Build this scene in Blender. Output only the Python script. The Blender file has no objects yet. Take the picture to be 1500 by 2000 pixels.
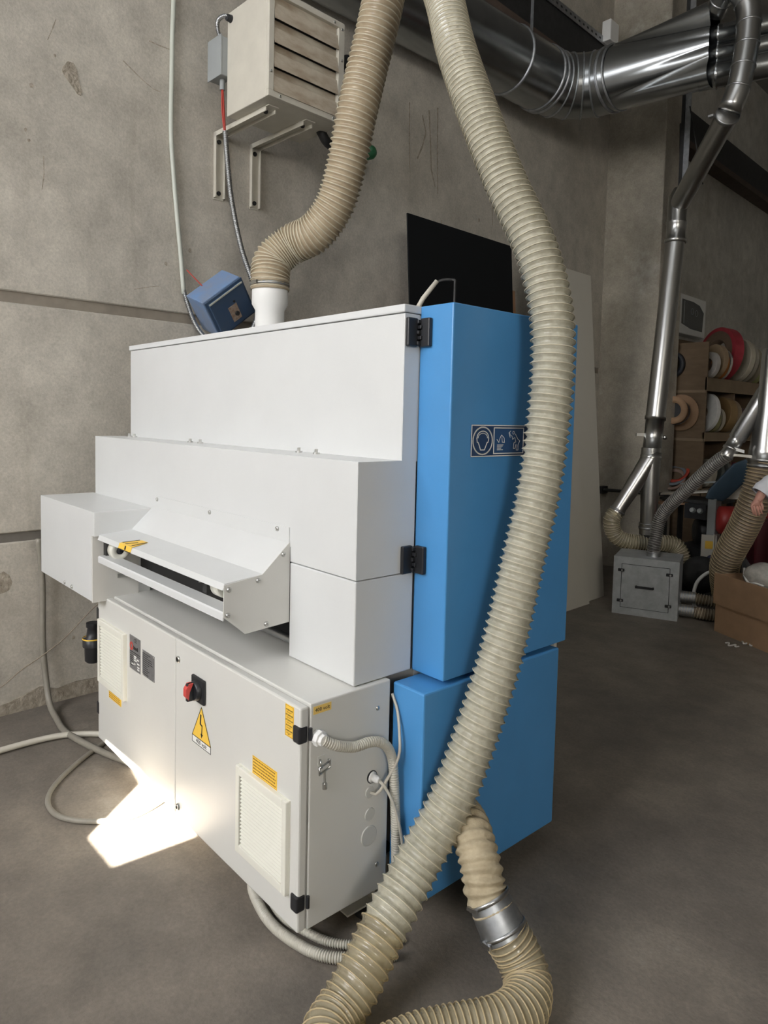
import bpy, bmesh, math, random
from mathutils import Vector, Matrix
random.seed(7)
scn = bpy.context.scene
COL = scn.collection

# ------------------------------------------------------------------ camera, light, exposure
FPX, YAW, PITCH, ROLL, SHY = 1360.87, 0.841725, 0.063793, 0.022873, -98.68
fwd = Vector((-math.sin(YAW)*math.cos(PITCH), math.cos(YAW)*math.cos(PITCH), -math.sin(PITCH)))
rgt0 = Vector((math.cos(YAW), math.sin(YAW), 0)); up0 = rgt0.cross(fwd)
rgt = rgt0*math.cos(ROLL) + up0*math.sin(ROLL); upv = -rgt0*math.sin(ROLL) + up0*math.cos(ROLL)
cd = bpy.data.cameras.new('camera'); cam = bpy.data.objects.new('camera', cd); COL.objects.link(cam)
cd.sensor_fit = 'HORIZONTAL'; cd.sensor_width = 36.0; cd.lens = 36.0*FPX/1500.0
cd.shift_y = SHY/1500.0; cd.clip_end = 200
M3 = Matrix((rgt, upv, -fwd)).transposed()
cam.matrix_world = Matrix.Translation((0, 0, 1.65)) @ M3.to_4x4()
scn.camera = cam

w = bpy.data.worlds.new('sky'); scn.world = w; w.use_nodes = True
w.node_tree.nodes['Background'].inputs[0].default_value = (0.75, 0.85, 1.0, 1)
w.node_tree.nodes['Background'].inputs[1].default_value = 1.0

SUN_DIR = Vector((-0.45, 0.75, -0.62)).normalized()
sl = bpy.data.lights.new('sun', 'SUN'); sl.energy = 150.0; sl.angle = 0.005; sl.color = (1.0, 0.94, 0.84)
so = bpy.data.objects.new('sun', sl); COL.objects.link(so); so.location = (2, -6, 8)
so.rotation_euler = SUN_DIR.to_track_quat('-Z', 'Y').to_euler()

def area(name, loc, target, sx, sy, power, color):
    l = bpy.data.lights.new(name, 'AREA'); l.shape = 'RECTANGLE'; l.size = sx; l.size_y = sy; l.energy = power; l.color = color
    o = bpy.data.objects.new(name, l); COL.objects.link(o); o.location = loc
    o.rotation_euler = (Vector(target) - Vector(loc)).to_track_quat('-Z', 'Y').to_euler()
    return o
area('front_window_daylight', (-1.9, -3.7, 3.6), (-2.6, 2.0, 1.5), 3.6, 2.6, 362, (0.98, 0.98, 1.0))
area('side_window_daylight', (4.9, -2.7, 3.3), (-1.5, 2.0, 1.2), 1.4, 1.6, 170, (1.0, 0.95, 0.87))
area('overhead_daylight_fill', (-1.0, 1.0, 6.7), (-1.6, 1.2, 0), 3.0, 3.0, 40, (0.95, 0.98, 1.0))  # unseen area lamp under the ceiling, standing in for daylight from above

vs = scn.view_settings
vs.view_transform = 'Standard'; vs.look = 'None'; vs.gamma = 1.0; vs.exposure = 0.0; vs.use_curve_mapping = False

# ------------------------------------------------------------------ materials
MATS = {}
def mat(name, col, rough=0.5, metal=0.0, var=0.0, vscale=6.0, col2=None, bump=0.0, bscale=40.0, coat=0.0,
        transp=0.0, trans_col=None, spec=None, stretch=None, detail=4.0, subs=0.0):
    if name in MATS: return MATS[name]
    m = bpy.data.materials.new(name); m.use_nodes = True; nt = m.node_tree; N = nt.nodes; L = nt.links
    p = N['Principled BSDF']; p.inputs['Base Color'].default_value = (*col, 1); p.inputs['Roughness'].default_value = rough
    p.inputs['Metallic'].default_value = metal; p.inputs['Coat Weight'].default_value = coat
    if spec is not None: p.inputs['Specular IOR Level'].default_value = spec
    tc = N.new('ShaderNodeTexCoord'); src = tc.outputs['Object']
    if stretch:
        mp = N.new('ShaderNodeMapping'); mp.inputs['Scale'].default_value = stretch; L.new(src, mp.inputs[0]); src = mp.outputs[0]
    if var > 0 or col2:
        nz = N.new('ShaderNodeTexNoise'); nz.inputs['Scale'].default_value = vscale; nz.inputs['Detail'].default_value = detail
        nz.inputs['Roughness'].default_value = 0.6; L.new(src, nz.inputs['Vector'])
        cr = N.new('ShaderNodeValToRGB'); cr.color_ramp.elements[0].position = 0.32; cr.color_ramp.elements[1].position = 0.70
        c2 = col2 if col2 else tuple(c*(1-var) for c in col)
        cr.color_ramp.elements[0].color = (*c2, 1); cr.color_ramp.elements[1].color = (*col, 1)
        L.new(nz.outputs['Fac'], cr.inputs[0]); L.new(cr.outputs[0], p.inputs['Base Color'])
        if metal > 0.5 and var > 0.2:
            mr = N.new('ShaderNodeMapRange'); mr.inputs['To Min'].default_value = rough*1.5; mr.inputs['To Max'].default_value = rough*0.8
            L.new(nz.outputs['Fac'], mr.inputs[0]); L.new(mr.outputs[0], p.inputs['Roughness'])
    if bump > 0:
        n2 = N.new('ShaderNodeTexNoise'); n2.inputs['Scale'].default_value = bscale; n2.inputs['Detail'].default_value = 6
        L.new(src, n2.inputs['Vector']); b = N.new('ShaderNodeBump'); b.inputs['Strength'].default_value = bump
        b.inputs['Distance'].default_value = 0.01; L.new(n2.outputs['Fac'], b.inputs['Height']); L.new(b.outputs[0], p.inputs['Normal'])
    if transp > 0:
        tr = N.new('ShaderNodeBsdfTransparent'); tr.inputs[0].default_value = (*(trans_col or (1, 1, 1)), 1)
        mx = N.new('ShaderNodeMixShader'); mx.inputs[0].default_value = transp
        L.new(p.outputs[0], mx.inputs[1]); L.new(tr.outputs[0], mx.inputs[2]); L.new(mx.outputs[0], N['Material Output'].inputs[0])
    MATS[name] = m
    return m

def concrete(name, base, dark, stain, fine=1.0, seed=0.0, drip=0.0, rough=0.85, pit=0.5, stretch=(1, 1, 1), st0=0.56, st1=0.72):
    m = bpy.data.materials.new(name); m.use_nodes = True; nt = m.node_tree; N = nt.nodes; L = nt.links
    p = N['Principled BSDF']; p.inputs['Roughness'].default_value = rough
    tc = N.new('ShaderNodeTexCoord'); mp = N.new('ShaderNodeMapping'); mp.inputs['Location'].default_value = (seed, seed*1.7, seed*0.6)
    mp.inputs['Scale'].default_value = stretch
    L.new(tc.outputs['Object'], mp.inputs[0])
    def noise(sc, det, ro=0.6, vec=None):
        n = N.new('ShaderNodeTexNoise'); n.inputs['Scale'].default_value = sc; n.inputs['Detail'].default_value = det
        n.inputs['Roughness'].default_value = ro; L.new(vec or mp.outputs[0], n.inputs['Vector']); return n
    def ramp(inp, p0, p1, c0, c1):
        r = N.new('ShaderNodeValToRGB'); r.color_ramp.elements[0].position = p0; r.color_ramp.elements[1].position = p1
        r.color_ramp.elements[0].color = (*c0, 1); r.color_ramp.elements[1].color = (*c1, 1); L.new(inp, r.inputs[0]); return r
    def mixc(f, a, b, mode='MIX', fac=None):
        x = N.new('ShaderNodeMix'); x.data_type = 'RGBA'; x.blend_type = mode
        if fac is not None: x.inputs[0].default_value = fac
        else: L.new(f, x.inputs[0])
        L.new(a, x.inputs[6]); L.new(b, x.inputs[7]); return x
    big = noise(0.9*fine, 5, 0.62); c1 = ramp(big.outputs['Fac'], 0.35, 0.66, dark, base)
    med = noise(5.0*fine, 6, 0.7); c2 = ramp(med.outputs['Fac'], 0.30, 0.75, (0.72, 0.72, 0.72), (1.08, 1.08, 1.08))
    a = mixc(None, c1.outputs[0], c2.outputs[0], 'MULTIPLY', 1.0)
    fn = noise(70*fine, 3, 0.7); c3 = ramp(fn.outputs['Fac'], 0.25, 0.8, (0.80, 0.80, 0.80), (1.12, 1.12, 1.12))
    b = mixc(None, a.outputs[2], c3.outputs[0], 'MULTIPLY', 1.0)
    st = noise(1.7*fine, 8, 0.72); sf = ramp(st.outputs['Fac'], st0, st1, (0, 0, 0), (0.75, 0.75, 0.75))
    sc = N.new('ShaderNodeRGB'); sc.outputs[0].default_value = (*stain, 1)
    c = mixc(sf.outputs[0], b.outputs[2], sc.outputs[0]); last = c.outputs[2]
    # small blow holes
    vo = N.new('ShaderNodeTexVoronoi'); vo.inputs['Scale'].default_value = 9.0*fine; L.new(mp.outputs[0], vo.inputs['Vector'])
    hn = noise(4.0*fine, 2); ad = N.new('ShaderNodeMath'); ad.operation = 'MULTIPLY_ADD'; ad.inputs[1].default_value = 0.16; ad.inputs[2].default_value = -0.055
    L.new(hn.outputs['Fac'], ad.inputs[0])
    lt = N.new('ShaderNodeMath'); lt.operation = 'LESS_THAN'; L.new(vo.outputs['Distance'], lt.inputs[0]); L.new(ad.outputs[0], lt.inputs[1])
    hs = N.new('ShaderNodeMath'); hs.operation = 'MULTIPLY'; hs.inputs[1].default_value = pit; L.new(lt.outputs[0], hs.inputs[0])
    hc = N.new('ShaderNodeRGB'); hc.outputs[0].default_value = (dark[0]*0.42, dark[1]*0.40, dark[2]*0.38, 1)
    d = mixc(hs.outputs[0], last, hc.outputs[0]); last = d.outputs[2]
    if drip > 0:
        mp2 = N.new('ShaderNodeMapping'); mp2.inputs['Scale'].default_value = (9, 9, 0.55); L.new(tc.outputs['Object'], mp2.inputs[0])
        dn = noise(1.0, 5, 0.65, mp2.outputs[0]); df = ramp(dn.outputs['Fac'], 0.60, 0.78, (0, 0, 0), (drip, drip, drip))
        dc = N.new('ShaderNodeRGB'); dc.outputs[0].default_value = (dark[0]*0.6, dark[1]*0.58, dark[2]*0.55, 1)
        e = mixc(df.outputs[0], last, dc.outputs[0]); last = e.outputs[2]
    L.new(last, p.inputs['Base Color'])
    bp = N.new('ShaderNodeBump'); bp.inputs['Strength'].default_value = 0.35; bp.inputs['Distance'].default_value = 0.012
    sm = N.new('ShaderNodeMath'); sm.operation = 'SUBTRACT'; L.new(med.outputs['Fac'], sm.inputs[0]); L.new(lt.outputs[0], sm.inputs[1])
    s2 = N.new('ShaderNodeMath'); s2.operation = 'MULTIPLY_ADD'; s2.inputs[1].default_value = 0.35; L.new(fn.outputs['Fac'], s2.inputs[0]); L.new(sm.outputs[0], s2.inputs[2])
    L.new(s2.outputs[0], bp.inputs['Height']); L.new(bp.outputs[0], p.inputs['Normal'])
    MATS[name] = m
    return m

concrete('wall_concrete', (0.60, 0.56, 0.485), (0.49, 0.455, 0.39), (0.37, 0.335, 0.28), 1.0, 3.1, drip=0.35)
concrete('far_concrete', (0.66, 0.635, 0.575), (0.52, 0.50, 0.45), (0.36, 0.33, 0.28), 1.0, 8.3, drip=0.45)
concrete('column_concrete', (0.52, 0.475, 0.395), (0.36, 0.325, 0.265), (0.55, 0.53, 0.48), 1.0, 5.5, drip=0.25)
concrete('floor_concrete', (0.285, 0.245, 0.20), (0.165, 0.146, 0.124), (0.34, 0.31, 0.265), 1.0, 1.2, rough=0.62, pit=0.25, st0=0.62, st1=0.78)
mat('ceiling_paint', (0.30, 0.29, 0.27), 0.9, var=0.2)
mat('white_paint', (0.64, 0.65, 0.645), 0.38, var=0.05, vscale=3, bump=0.03, bscale=220)
mat('lid_paint', (0.64, 0.65, 0.65), 0.42, bump=0.03, bscale=220)
mat('grey_beige_paint', (0.60, 0.595, 0.565), 0.40, var=0.05, vscale=3, bump=0.03, bscale=220)
mat('cabinet_paint', (0.645, 0.64, 0.605), 0.36, var=0.04, vscale=3, bump=0.04, bscale=300)
mat('blue_paint', (0.075, 0.285, 0.60), 0.33, var=0.10, vscale=2.5, bump=0.02, bscale=160)
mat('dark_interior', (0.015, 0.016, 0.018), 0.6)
mat('black_plastic', (0.016, 0.017, 0.02), 0.42, bump=0.05, bscale=200)
mat('black_rubber', (0.012, 0.012, 0.013), 0.55)
mat('cream_plastic', (0.74, 0.73, 0.65), 0.45)
mat('white_plastic', (0.78, 0.78, 0.76), 0.35)
mat('screw_steel', (0.55, 0.55, 0.53), 0.28, 1.0)
mat('steel', (0.50, 0.51, 0.52), 0.30, 1.0, var=0.25, vscale=12)
mat('galvanised', (0.50, 0.52, 0.54), 0.42, 1.0, var=0.32, vscale=20)
mat('duct_steel', (0.42, 0.44, 0.45), 0.25, 1.0, var=0.15, vscale=6, detail=2.0)
mat('pipe_steel', (0.48, 0.48, 0.47), 0.30, 1.0)
mat('grey_box_steel', (0.48, 0.51, 0.53), 0.5, 0.3, var=0.25, vscale=14)
mat('dark_steel', (0.035, 0.035, 0.035), 0.6, 0.2, var=0.4, vscale=14)
mat('joint_grey', (0.17, 0.155, 0.135), 0.8, var=0.3)
mat('joint_brown', (0.30, 0.26, 0.21), 0.9, var=0.3)
mat('brown_steel', (0.10, 0.07, 0.055), 0.7, var=0.3)
mat('heater_paint', (0.60, 0.57, 0.49), 0.5, var=0.10, vscale=7)
mat('louver_paint', (0.58, 0.53, 0.43), 0.55, col2=(0.35, 0.27, 0.19), vscale=5, stretch=(1, 1, 2.2), var=0.3)
mat('blue_enamel', (0.14, 0.25, 0.46), 0.42, col2=(0.20, 0.24, 0.32), var=0.3, vscale=9, bump=0.1, bscale=60)
mat('dark_blue_enamel', (0.035, 0.07, 0.14), 0.40, col2=(0.05, 0.08, 0.13), var=0.3, vscale=8)
mat('rust', (0.22, 0.13, 0.08), 0.8, col2=(0.35, 0.30, 0.25), var=0.4, vscale=40)
mat('yellow_label', (0.86, 0.55, 0.07), 0.5)
mat('pale_yellow_label', (0.80, 0.56, 0.16), 0.5)
mat('white_label', (0.80, 0.80, 0.78), 0.5)
mat('black_print', (0.012, 0.012, 0.012), 0.6)
mat('brown_print', (0.30, 0.15, 0.02), 0.6)
mat('red_print', (0.55, 0.04, 0.03), 0.5)
mat('navy_print', (0.018, 0.05, 0.13), 0.45)
mat('mid_blue_print', (0.03, 0.09, 0.22), 0.45)
mat('plate_metal', (0.30, 0.30, 0.31), 0.42, 0.6, var=0.2, vscale=60)
mat('red_plastic', (0.62, 0.07, 0.06), 0.4)
mat('hose_dusty', (0.47, 0.39, 0.27), 0.36, col2=(0.35, 0.275, 0.18), var=0.2, vscale=14, bump=0.15, bscale=80, coat=0.25, transp=0.06)
mat('hose_front', (0.57, 0.545, 0.44), 0.22, col2=(0.41, 0.39, 0.305), var=0.2, vscale=30, bump=0.6, bscale=45, coat=0.5, transp=0.22, trans_col=(0.95, 0.92, 0.80))
mat('hose_clear', (0.50, 0.45, 0.325), 0.13, col2=(0.38, 0.335, 0.23), var=0.2, vscale=20, bump=0.45, bscale=45, coat=0.8, transp=0.46, trans_col=(0.93, 0.86, 0.66))
mat('hose_fabric', (0.47, 0.40, 0.275), 0.75, col2=(0.34, 0.28, 0.18), var=0.3, vscale=18, bump=0.4, bscale=60)
mat('hose_wire', (0.54, 0.49, 0.37), 0.35)
mat('hose_wire_brown', (0.46, 0.37, 0.22), 0.3)
mat('hose_black', (0.10, 0.095, 0.09), 0.35, transp=0.1)
mat('hose_brown', (0.26, 0.20, 0.14), 0.35, col2=(0.18, 0.14, 0.09), var=0.3, vscale=14, transp=0.08)
mat('hose_wire_grey', (0.42, 0.41, 0.38), 0.3, 0.4)
mat('conduit_white', (0.52, 0.50, 0.43), 0.42, var=0.08, vscale=20)
mat('cable_grey', (0.27, 0.25, 0.21), 0.5, var=0.2, vscale=20)
mat('cable_white', (0.52, 0.49, 0.42), 0.45)
mat('cable_brown', (0.24, 0.20, 0.15), 0.6)
mat('red_wire', (0.45, 0.05, 0.035), 0.45)
mat('pvc_grey', (0.50, 0.52, 0.46), 0.45)
mat('green_plastic', (0.03, 0.16, 0.07), 0.5)
mat('black_laminate', (0.006, 0.007, 0.008), 0.7, spec=0.2)
mat('white_laminate', (0.60, 0.57, 0.50), 0.5, var=0.06, vscale=1.5)
mat('raw_board', (0.42, 0.24, 0.14), 0.7, var=0.2)
mat('shelf_wood', (0.17, 0.115, 0.068), 0.75, var=0.25, vscale=6, stretch=(1, 1, 4))
mat('shelf_edge', (0.28, 0.205, 0.13), 0.75, var=0.2, vscale=6)
mat('cardboard', (0.42, 0.265, 0.155), 0.85, var=0.14, vscale=9, bump=0.15, bscale=60)
mat('cardboard_in', (0.17, 0.10, 0.055), 0.9)
mat('skin', (0.62, 0.32, 0.25), 0.55, var=0.1, vscale=30)
mat('white_cloth', (0.74, 0.75, 0.80), 0.85, bump=0.3, bscale=18)
mat('dark_cloth', (0.03, 0.035, 0.05), 0.9)
mat('hair', (0.05, 0.035, 0.025), 0.7)
mat('red_metal', (0.42, 0.035, 0.03), 0.45, var=0.2)
mat('maroon_metal', (0.13, 0.015, 0.025), 0.5, var=0.2)
mat('machine_grey', (0.32, 0.34, 0.34), 0.55, var=0.1)
mat('petrol_panel', (0.025, 0.055, 0.085), 0.6, var=0.2)
mat('plastic_film', (0.62, 0.60, 0.55), 0.22, var=0.3, vscale=22, bump=0.9, bscale=28, coat=0.5, transp=0.12)
mat('spall', (0.24, 0.21, 0.165), 0.95, col2=(0.42, 0.37, 0.30), var=0.4, vscale=30, bump=1.0, bscale=60)
mat('panel_glass', (0.03, 0.035, 0.035), 0.12, spec=0.6)
def cmat(col, rough=0.55):
    return mat('tape_%02d_%02d_%02d' % tuple(int(c*99) for c in col), col, rough, var=0.14, vscale=18)

# ------------------------------------------------------------------ mesh helpers
WL = {}
class MB:
    def __init__(s): s.v = []; s.f = []; s.sm = []
    def add(s, vs, fs, smooth=False):
        b = len(s.v); s.v += [tuple(x) for x in vs]; s.f += [[b+i for i in q] for q in fs]; s.sm += [smooth]*len(fs); return s
    def box(s, x0, x1, y0, y1, z0, z1):
        vs = [(x, y, z) for z in (z0, z1) for y in (y0, y1) for x in (x0, x1)]
        return s.add(vs, [(0, 2, 3, 1), (4, 5, 7, 6), (0, 1, 5, 4), (2, 6, 7, 3), (0, 4, 6, 2), (1, 3, 7, 5)])
    def obox(s, c, a, b, d):
        c, a, b, d = Vector(c), Vector(a), Vector(b), Vector(d)
        vs = [c + a*i + b*j + d*k for k in (-1, 1) for j in (-1, 1) for i in (-1, 1)]
        return s.add(vs, [(0, 2, 3, 1), (4, 5, 7, 6), (0, 1, 5, 4), (2, 6, 7, 3), (0, 4, 6, 2), (1, 3, 7, 5)])
    def prism(s, poly, ext):
        n = len(poly); e = Vector(ext); a = [Vector(p) for p in poly]; b = [p + e for p in a]
        nn = Vector((0, 0, 0))
        for i in range(n): nn += a[i].cross(a[(i+1) % n])
        if nn.dot(e) > 0: a, b = b, a
        fs = [list(range(n)), [2*n-1-i for i in range(n)]] + [[i, n+i, n+(i+1) % n, (i+1) % n] for i in range(n)]
        return s.add(a + b, fs)
    def lathe(s, o, ax, prof, n=24, smooth=True, caps=True, ell=None):
        o, ax = Vector(o), Vector(ax).normalized()
        t = Vector((0, 0, 1)) if abs(ax.z) < 0.9 else Vector((1, 0, 0))
        u = ax.cross(t).normalized(); w_ = ax.cross(u)
        vs = []
        for h, r in prof:
            for i in range(n):
                a = 2*math.pi*i/n; vs.append(o + ax*h + u*(r*math.cos(a)) + w_*(r*math.sin(a)))
        fs = []
        for k in range(len(prof)-1):
            for i in range(n):
                j = (i+1) % n; fs.append([k*n+i, k*n+j, (k+1)*n+j, (k+1)*n+i])
        s.add(vs, fs, smooth)
        if caps:
            b = len(s.v)
            s.add(vs[:n], [list(range(n))[::-1]]); s.add(vs[-n:], [list(range(n))])
        return s
    def cyl(s, p0, p1, r0, r1=None, n=20, smooth=True, caps=True):
        p0, p1 = Vector(p0), Vector(p1); h = (p1-p0).length
        return s.lathe(p0, p1-p0, [(0, r0), (h, r0 if r1 is None else r1)], n, smooth, caps)
    def ball(s, c, r, n=14, sc=(1, 1, 1)):
        c = Vector(c); vs = [c + Vector((0, 0, r*sc[2]))]; m = n//2
        for i in range(1, m):
            th = math.pi*i/m
            for j in range(n):
                a = 2*math.pi*j/n; vs.append(c + Vector((r*sc[0]*math.sin(th)*math.cos(a), r*sc[1]*math.sin(th)*math.sin(a), r*sc[2]*math.cos(th))))
        vs.append(c - Vector((0, 0, r*sc[2]))); fs = []
        for j in range(n): fs.append([0, 1+j, 1+(j+1) % n])
        for i in range(m-2):
            for j in range(n): fs.append([1+i*n+j, 1+(i+1)*n+j, 1+(i+1)*n+(j+1) % n, 1+i*n+(j+1) % n])
        L = len(vs)-1
        for j in range(n): fs.append([L, 1+(m-2)*n+(j+1) % n, 1+(m-2)*n+j])
        return s.add(vs, fs, True)
    def sweep(s, pts, radii, n=16, smooth=True, caps=True):
        fr = frames(pts); vs = []
        for k, (p, u, w_) in enumerate(fr):
            r = radii[k] if hasattr(radii, '__len__') else radii
            for i in range(n):
                a = 2*math.pi*i/n; vs.append(p + u*(r*math.cos(a)) + w_*(r*math.sin(a)))
        m = len(pts); fs = [[k*n+i, k*n+(i+1) % n, (k+1)*n+(i+1) % n, (k+1)*n+i] for k in range(m-1) for i in range(n)]
        if caps: fs += [list(range(n))[::-1], [(m-1)*n+i for i in range(n)]]
        return s.add(vs, fs, smooth)

def frames(pts):
    P = [Vector(p) for p in pts]; T = []
    for i in range(len(P)):
        a = P[max(i-1, 0)]; b = P[min(i+1, len(P)-1)]; T.append((b-a).normalized())
    t = T[0]; ref = Vector((0, 0, 1)) if abs(t.z) < 0.9 else Vector((1, 0, 0))
    u = t.cross(ref).normalized(); out = []
    for i, t in enumerate(T):
        u = (u - t*u.dot(t)).normalized(); out.append((P[i], u, t.cross(u)))
    return out

def spline(pts, step=0.02):
    P = [Vector(p) for p in pts]; P = [P[0]*2-P[1]] + P + [P[-1]*2-P[-2]]; raw = []
    for i in range(1, len(P)-2):
        a, b, c, d = P[i-1:i+3]
        for k in range(24):
            t = k/24; raw.append(0.5*((2*b) + (c-a)*t + (2*a-5*b+4*c-d)*t*t + (3*b-a-3*c+d)*t*t*t))
    raw.append(P[-2])
    out = [raw[0]]; acc = 0
    tot = sum((raw[i+1]-raw[i]).length for i in range(len(raw)-1)); n = max(2, int(round(tot/step))); st = tot/n; tgt = st
    for i in range(len(raw)-1):
        L = (raw[i+1]-raw[i]).length
        while acc + L >= tgt - 1e-9 and len(out) < n:
            out.append(raw[i].lerp(raw[i+1], (tgt-acc)/max(L, 1e-9))); tgt += st
        acc += L
    out.append(raw[-1])
    return out

def build(mb, name, m, parent=None, bevel=0.0, seg=2, origin=None):
    me = bpy.data.meshes.new(name)
    if origin is None:
        if parent is not None: origin = WL[parent.name]
        else:
            xs = [v[0] for v in mb.v]; ys = [v[1] for v in mb.v]; zs = [v[2] for v in mb.v]
            origin = Vector(((min(xs)+max(xs))/2, (min(ys)+max(ys))/2, min(zs)))
    origin = Vector(origin)
    me.from_pydata([tuple(Vector(v)-origin) for v in mb.v], [], mb.f)
    me.polygons.foreach_set('use_smooth', mb.sm); me.validate(); me.update()
    me.materials.append(MATS[m] if isinstance(m, str) else m)
    o = bpy.data.objects.new(name, me); COL.objects.link(o)
    if parent is not None:
        o.parent = parent; o.location = origin - WL[parent.name]
    else: o.location = origin
    WL[o.name] = origin
    if bevel > 0:
        b = o.modifiers.new('bevel', 'BEVEL'); b.width = bevel; b.segments = seg; b.limit_method = 'ANGLE'; b.angle_limit = math.radians(40)
    return o

def tag(o, label=None, cat=None, group=None, kind=None):
    if label: o['label'] = label
    if cat: o['category'] = cat
    if group: o['group'] = group
    if kind: o['kind'] = kind
    return o

def thing(name, label, cat, loc, group=None, kind=None):
    o = bpy.data.objects.new(name, None); COL.objects.link(o); o.location = loc; o.empty_display_size = 0.1
    WL[o.name] = Vector(loc); return tag(o, label, cat, group, kind)

def twin(src, loc, parent):                 # a copy of a part that shares its mesh
    c = src.copy(); COL.objects.link(c); c.parent = parent; c.location = Vector(loc) - WL[parent.name]; WL[c.name] = Vector(loc); return c

def text(s, name, m, parent, loc, xdir, ydir, size, depth=0.0006, align='CENTER'):
    cu = bpy.data.curves.new(name, 'FONT'); cu.body = s; cu.size = size; cu.extrude = depth/2; cu.align_x = align; cu.align_y = 'CENTER'; cu.resolution_u = 2
    t = bpy.data.objects.new('tmp', cu); COL.objects.link(t); bpy.context.view_layer.update()
    me = bpy.data.meshes.new_from_object(t.evaluated_get(bpy.context.evaluated_depsgraph_get()))
    bpy.data.objects.remove(t); bpy.data.curves.remove(cu)
    X, Y = Vector(xdir).normalized(), Vector(ydir).normalized(); Z = X.cross(Y)
    mx = Matrix.Translation(Vector(loc)-WL[parent.name]) @ Matrix((X, Y, Z)).transposed().to_4x4()
    me.transform(mx); me.materials.clear(); me.materials.append(MATS[m]); me.name = name
    o = bpy.data.objects.new(name, me); COL.objects.link(o); o.parent = parent; WL[o.name] = WL[parent.name]; return o

# wall frame: s along the wall, n off the wall
WT = Vector((-0.05, 1, 0)).normalized(); WNRM = Vector((1, 0.05, 0)).normalized(); WO = Vector((-4.08, 1.13, 0))
def W(y, off, z): return WO + WT*((y-1.13)/WT.y) + WNRM*off + Vector((0, 0, z))
def wbox(mb, y0, y1, n0, n1, z0, z1):
    c = (W(y0, n0, z0) + W(y1, n1, z1))/2
    h = (y1-y0)/WT.y/2
    return mb.obox(c, WNRM*((n1-n0)/2), WT*h, (0, 0, (z1-z0)/2))

# ------------------------------------------------------------------ the setting
fl = build(MB().box(-6, 6.2, -4.2, 14.3, -0.12, 0.0), 'floor', 'floor_concrete'); tag(fl, 'grey concrete workshop floor with worn patches', None, kind='structure')
ce = build(MB().box(-6, 6.2, -4.2, 14.3, 7.0, 7.15), 'ceiling', 'ceiling_paint'); tag(ce, 'grey ceiling', None, kind='structure')
wl = thing('wall_left', 'bare concrete panel wall behind the machine', None, (W(5, 0, 0)), kind='structure')
wp = []
for (z0, z1) in ((0, 0.935), (0.985, 2.205), (2.265, 7.0)):
    wp.append(build(wbox(MB(), -4.3, 7.25, -0.16, 0, z0, z1), 'concrete_panel', 'wall_concrete', wl, bevel=0.006, seg=1))
build(wbox(MB(), -4.3, 7.25, -0.16, -0.014, 2.2, 2.27), 'joint', 'joint_brown', wl)
build(wbox(MB(), -4.3, 7.25, -0.16, -0.012, 0.93, 0.99), 'joint_strip', 'joint_grey', wl)
build(wbox(MB(), 7.25, 14.4, -0.16, 0, 0, 7.0), 'concrete_panel', 'far_concrete', wl)
# broken out patches and bolt holes in the concrete
def blob(mb, y, z, ry, rz, seed, n=14, t=0.004):
    rr = random.Random(seed); pts = []
    for i in range(n):
        a = 2*math.pi*i/n; k = rr.uniform(0.7, 1.1); pts.append((y+ry*k*math.cos(a), z+rz*k*math.sin(a)))
    mb.prism([W(a, -0.01, b) for a, b in pts], WNRM*(0.01+t))
mb = MB(); pts = [(1.262, 3.50), (1.285, 3.535), (1.315, 3.535), (1.335, 3.50), (1.345, 3.44), (1.36, 3.40), (1.355, 3.375), (1.335, 3.38), (1.30, 3.42), (1.265, 3.455), (1.255, 3.475)]
mb.prism([W(a, -0.01, b) for a, b in pts], WNRM*0.013); build(mb, 'spalled_patch', 'spall', wl)
mb = MB()
for i, (y, z, r) in enumerate([(1.10, 3.345, 0.011), (1.07, 3.11, 0.008), (1.085, 3.06, 0.007), (1.22, 3.54, 0.007), (2.02, 2.66, 0.012), (1.86, 2.55, 0.01), (3.05, 2.85, 0.01), (3.5, 3.7, 0.012), (4.9, 3.45, 0.014), (1.30, 0.35, 0.01), (0.93, 0.72, 0.05)]):
    blob(mb, y, z, r*1.1, r*1.4, i, 9, 0.001)
build(mb, 'bolt_hole', 'spall', wl)
for k, L_ in enumerate(([(1.593, 3.65), (1.659, 3.612), (1.70, 3.588), (1.731, 3.573), (1.779, 3.554), (1.824, 3.551)], [(1.183, 3.607), (1.21, 3.678), (1.226, 3.729)], [(1.75, 3.818), (1.82, 3.816), (1.88, 3.819)], [(1.158, 2.998), (1.16, 2.905), (1.149, 2.822)], [(1.659, 2.368), (1.765, 2.399), (1.814, 2.409)],
        [(4.113, 4.131), (4.162, 4.002), (4.12, 3.88), (4.065, 3.769)], [(4.193, 4.196), (4.22, 3.95), (4.237, 3.732), (4.291, 3.60)], [(3.958, 4.182), (3.965, 3.9), (3.977, 3.664)], [(4.388, 3.342), (4.38, 3.1), (4.385, 2.954)], [(5.072, 3.764), (5.09, 3.6), (5.105, 3.447)], [(4.30, 4.25), (4.31, 3.9), (4.33, 3.55)])):
    m_ = MB(); rr = random.Random(k)
    for (a0, b0), (a1, b1) in zip(L_[:-1], L_[1:]):
        d = Vector((0, a1-a0, b1-b0)).normalized(); wd = rr.uniform(0.0018, 0.004) if k < 5 else rr.uniform(0.005, 0.010); q = Vector((0, -d.z, d.y))*wd
        m_.prism([W(a0+q.y, -0.004, b0+q.z), W(a0-q.y, -0.004, b0-q.z), W(a1-q.y*0.7, -0.004, b1-q.z*0.7), W(a1+q.y*0.7, -0.004, b1+q.z*0.7)], WNRM*0.0046)
    build(m_, 'crack', 'spall', wl)
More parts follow.
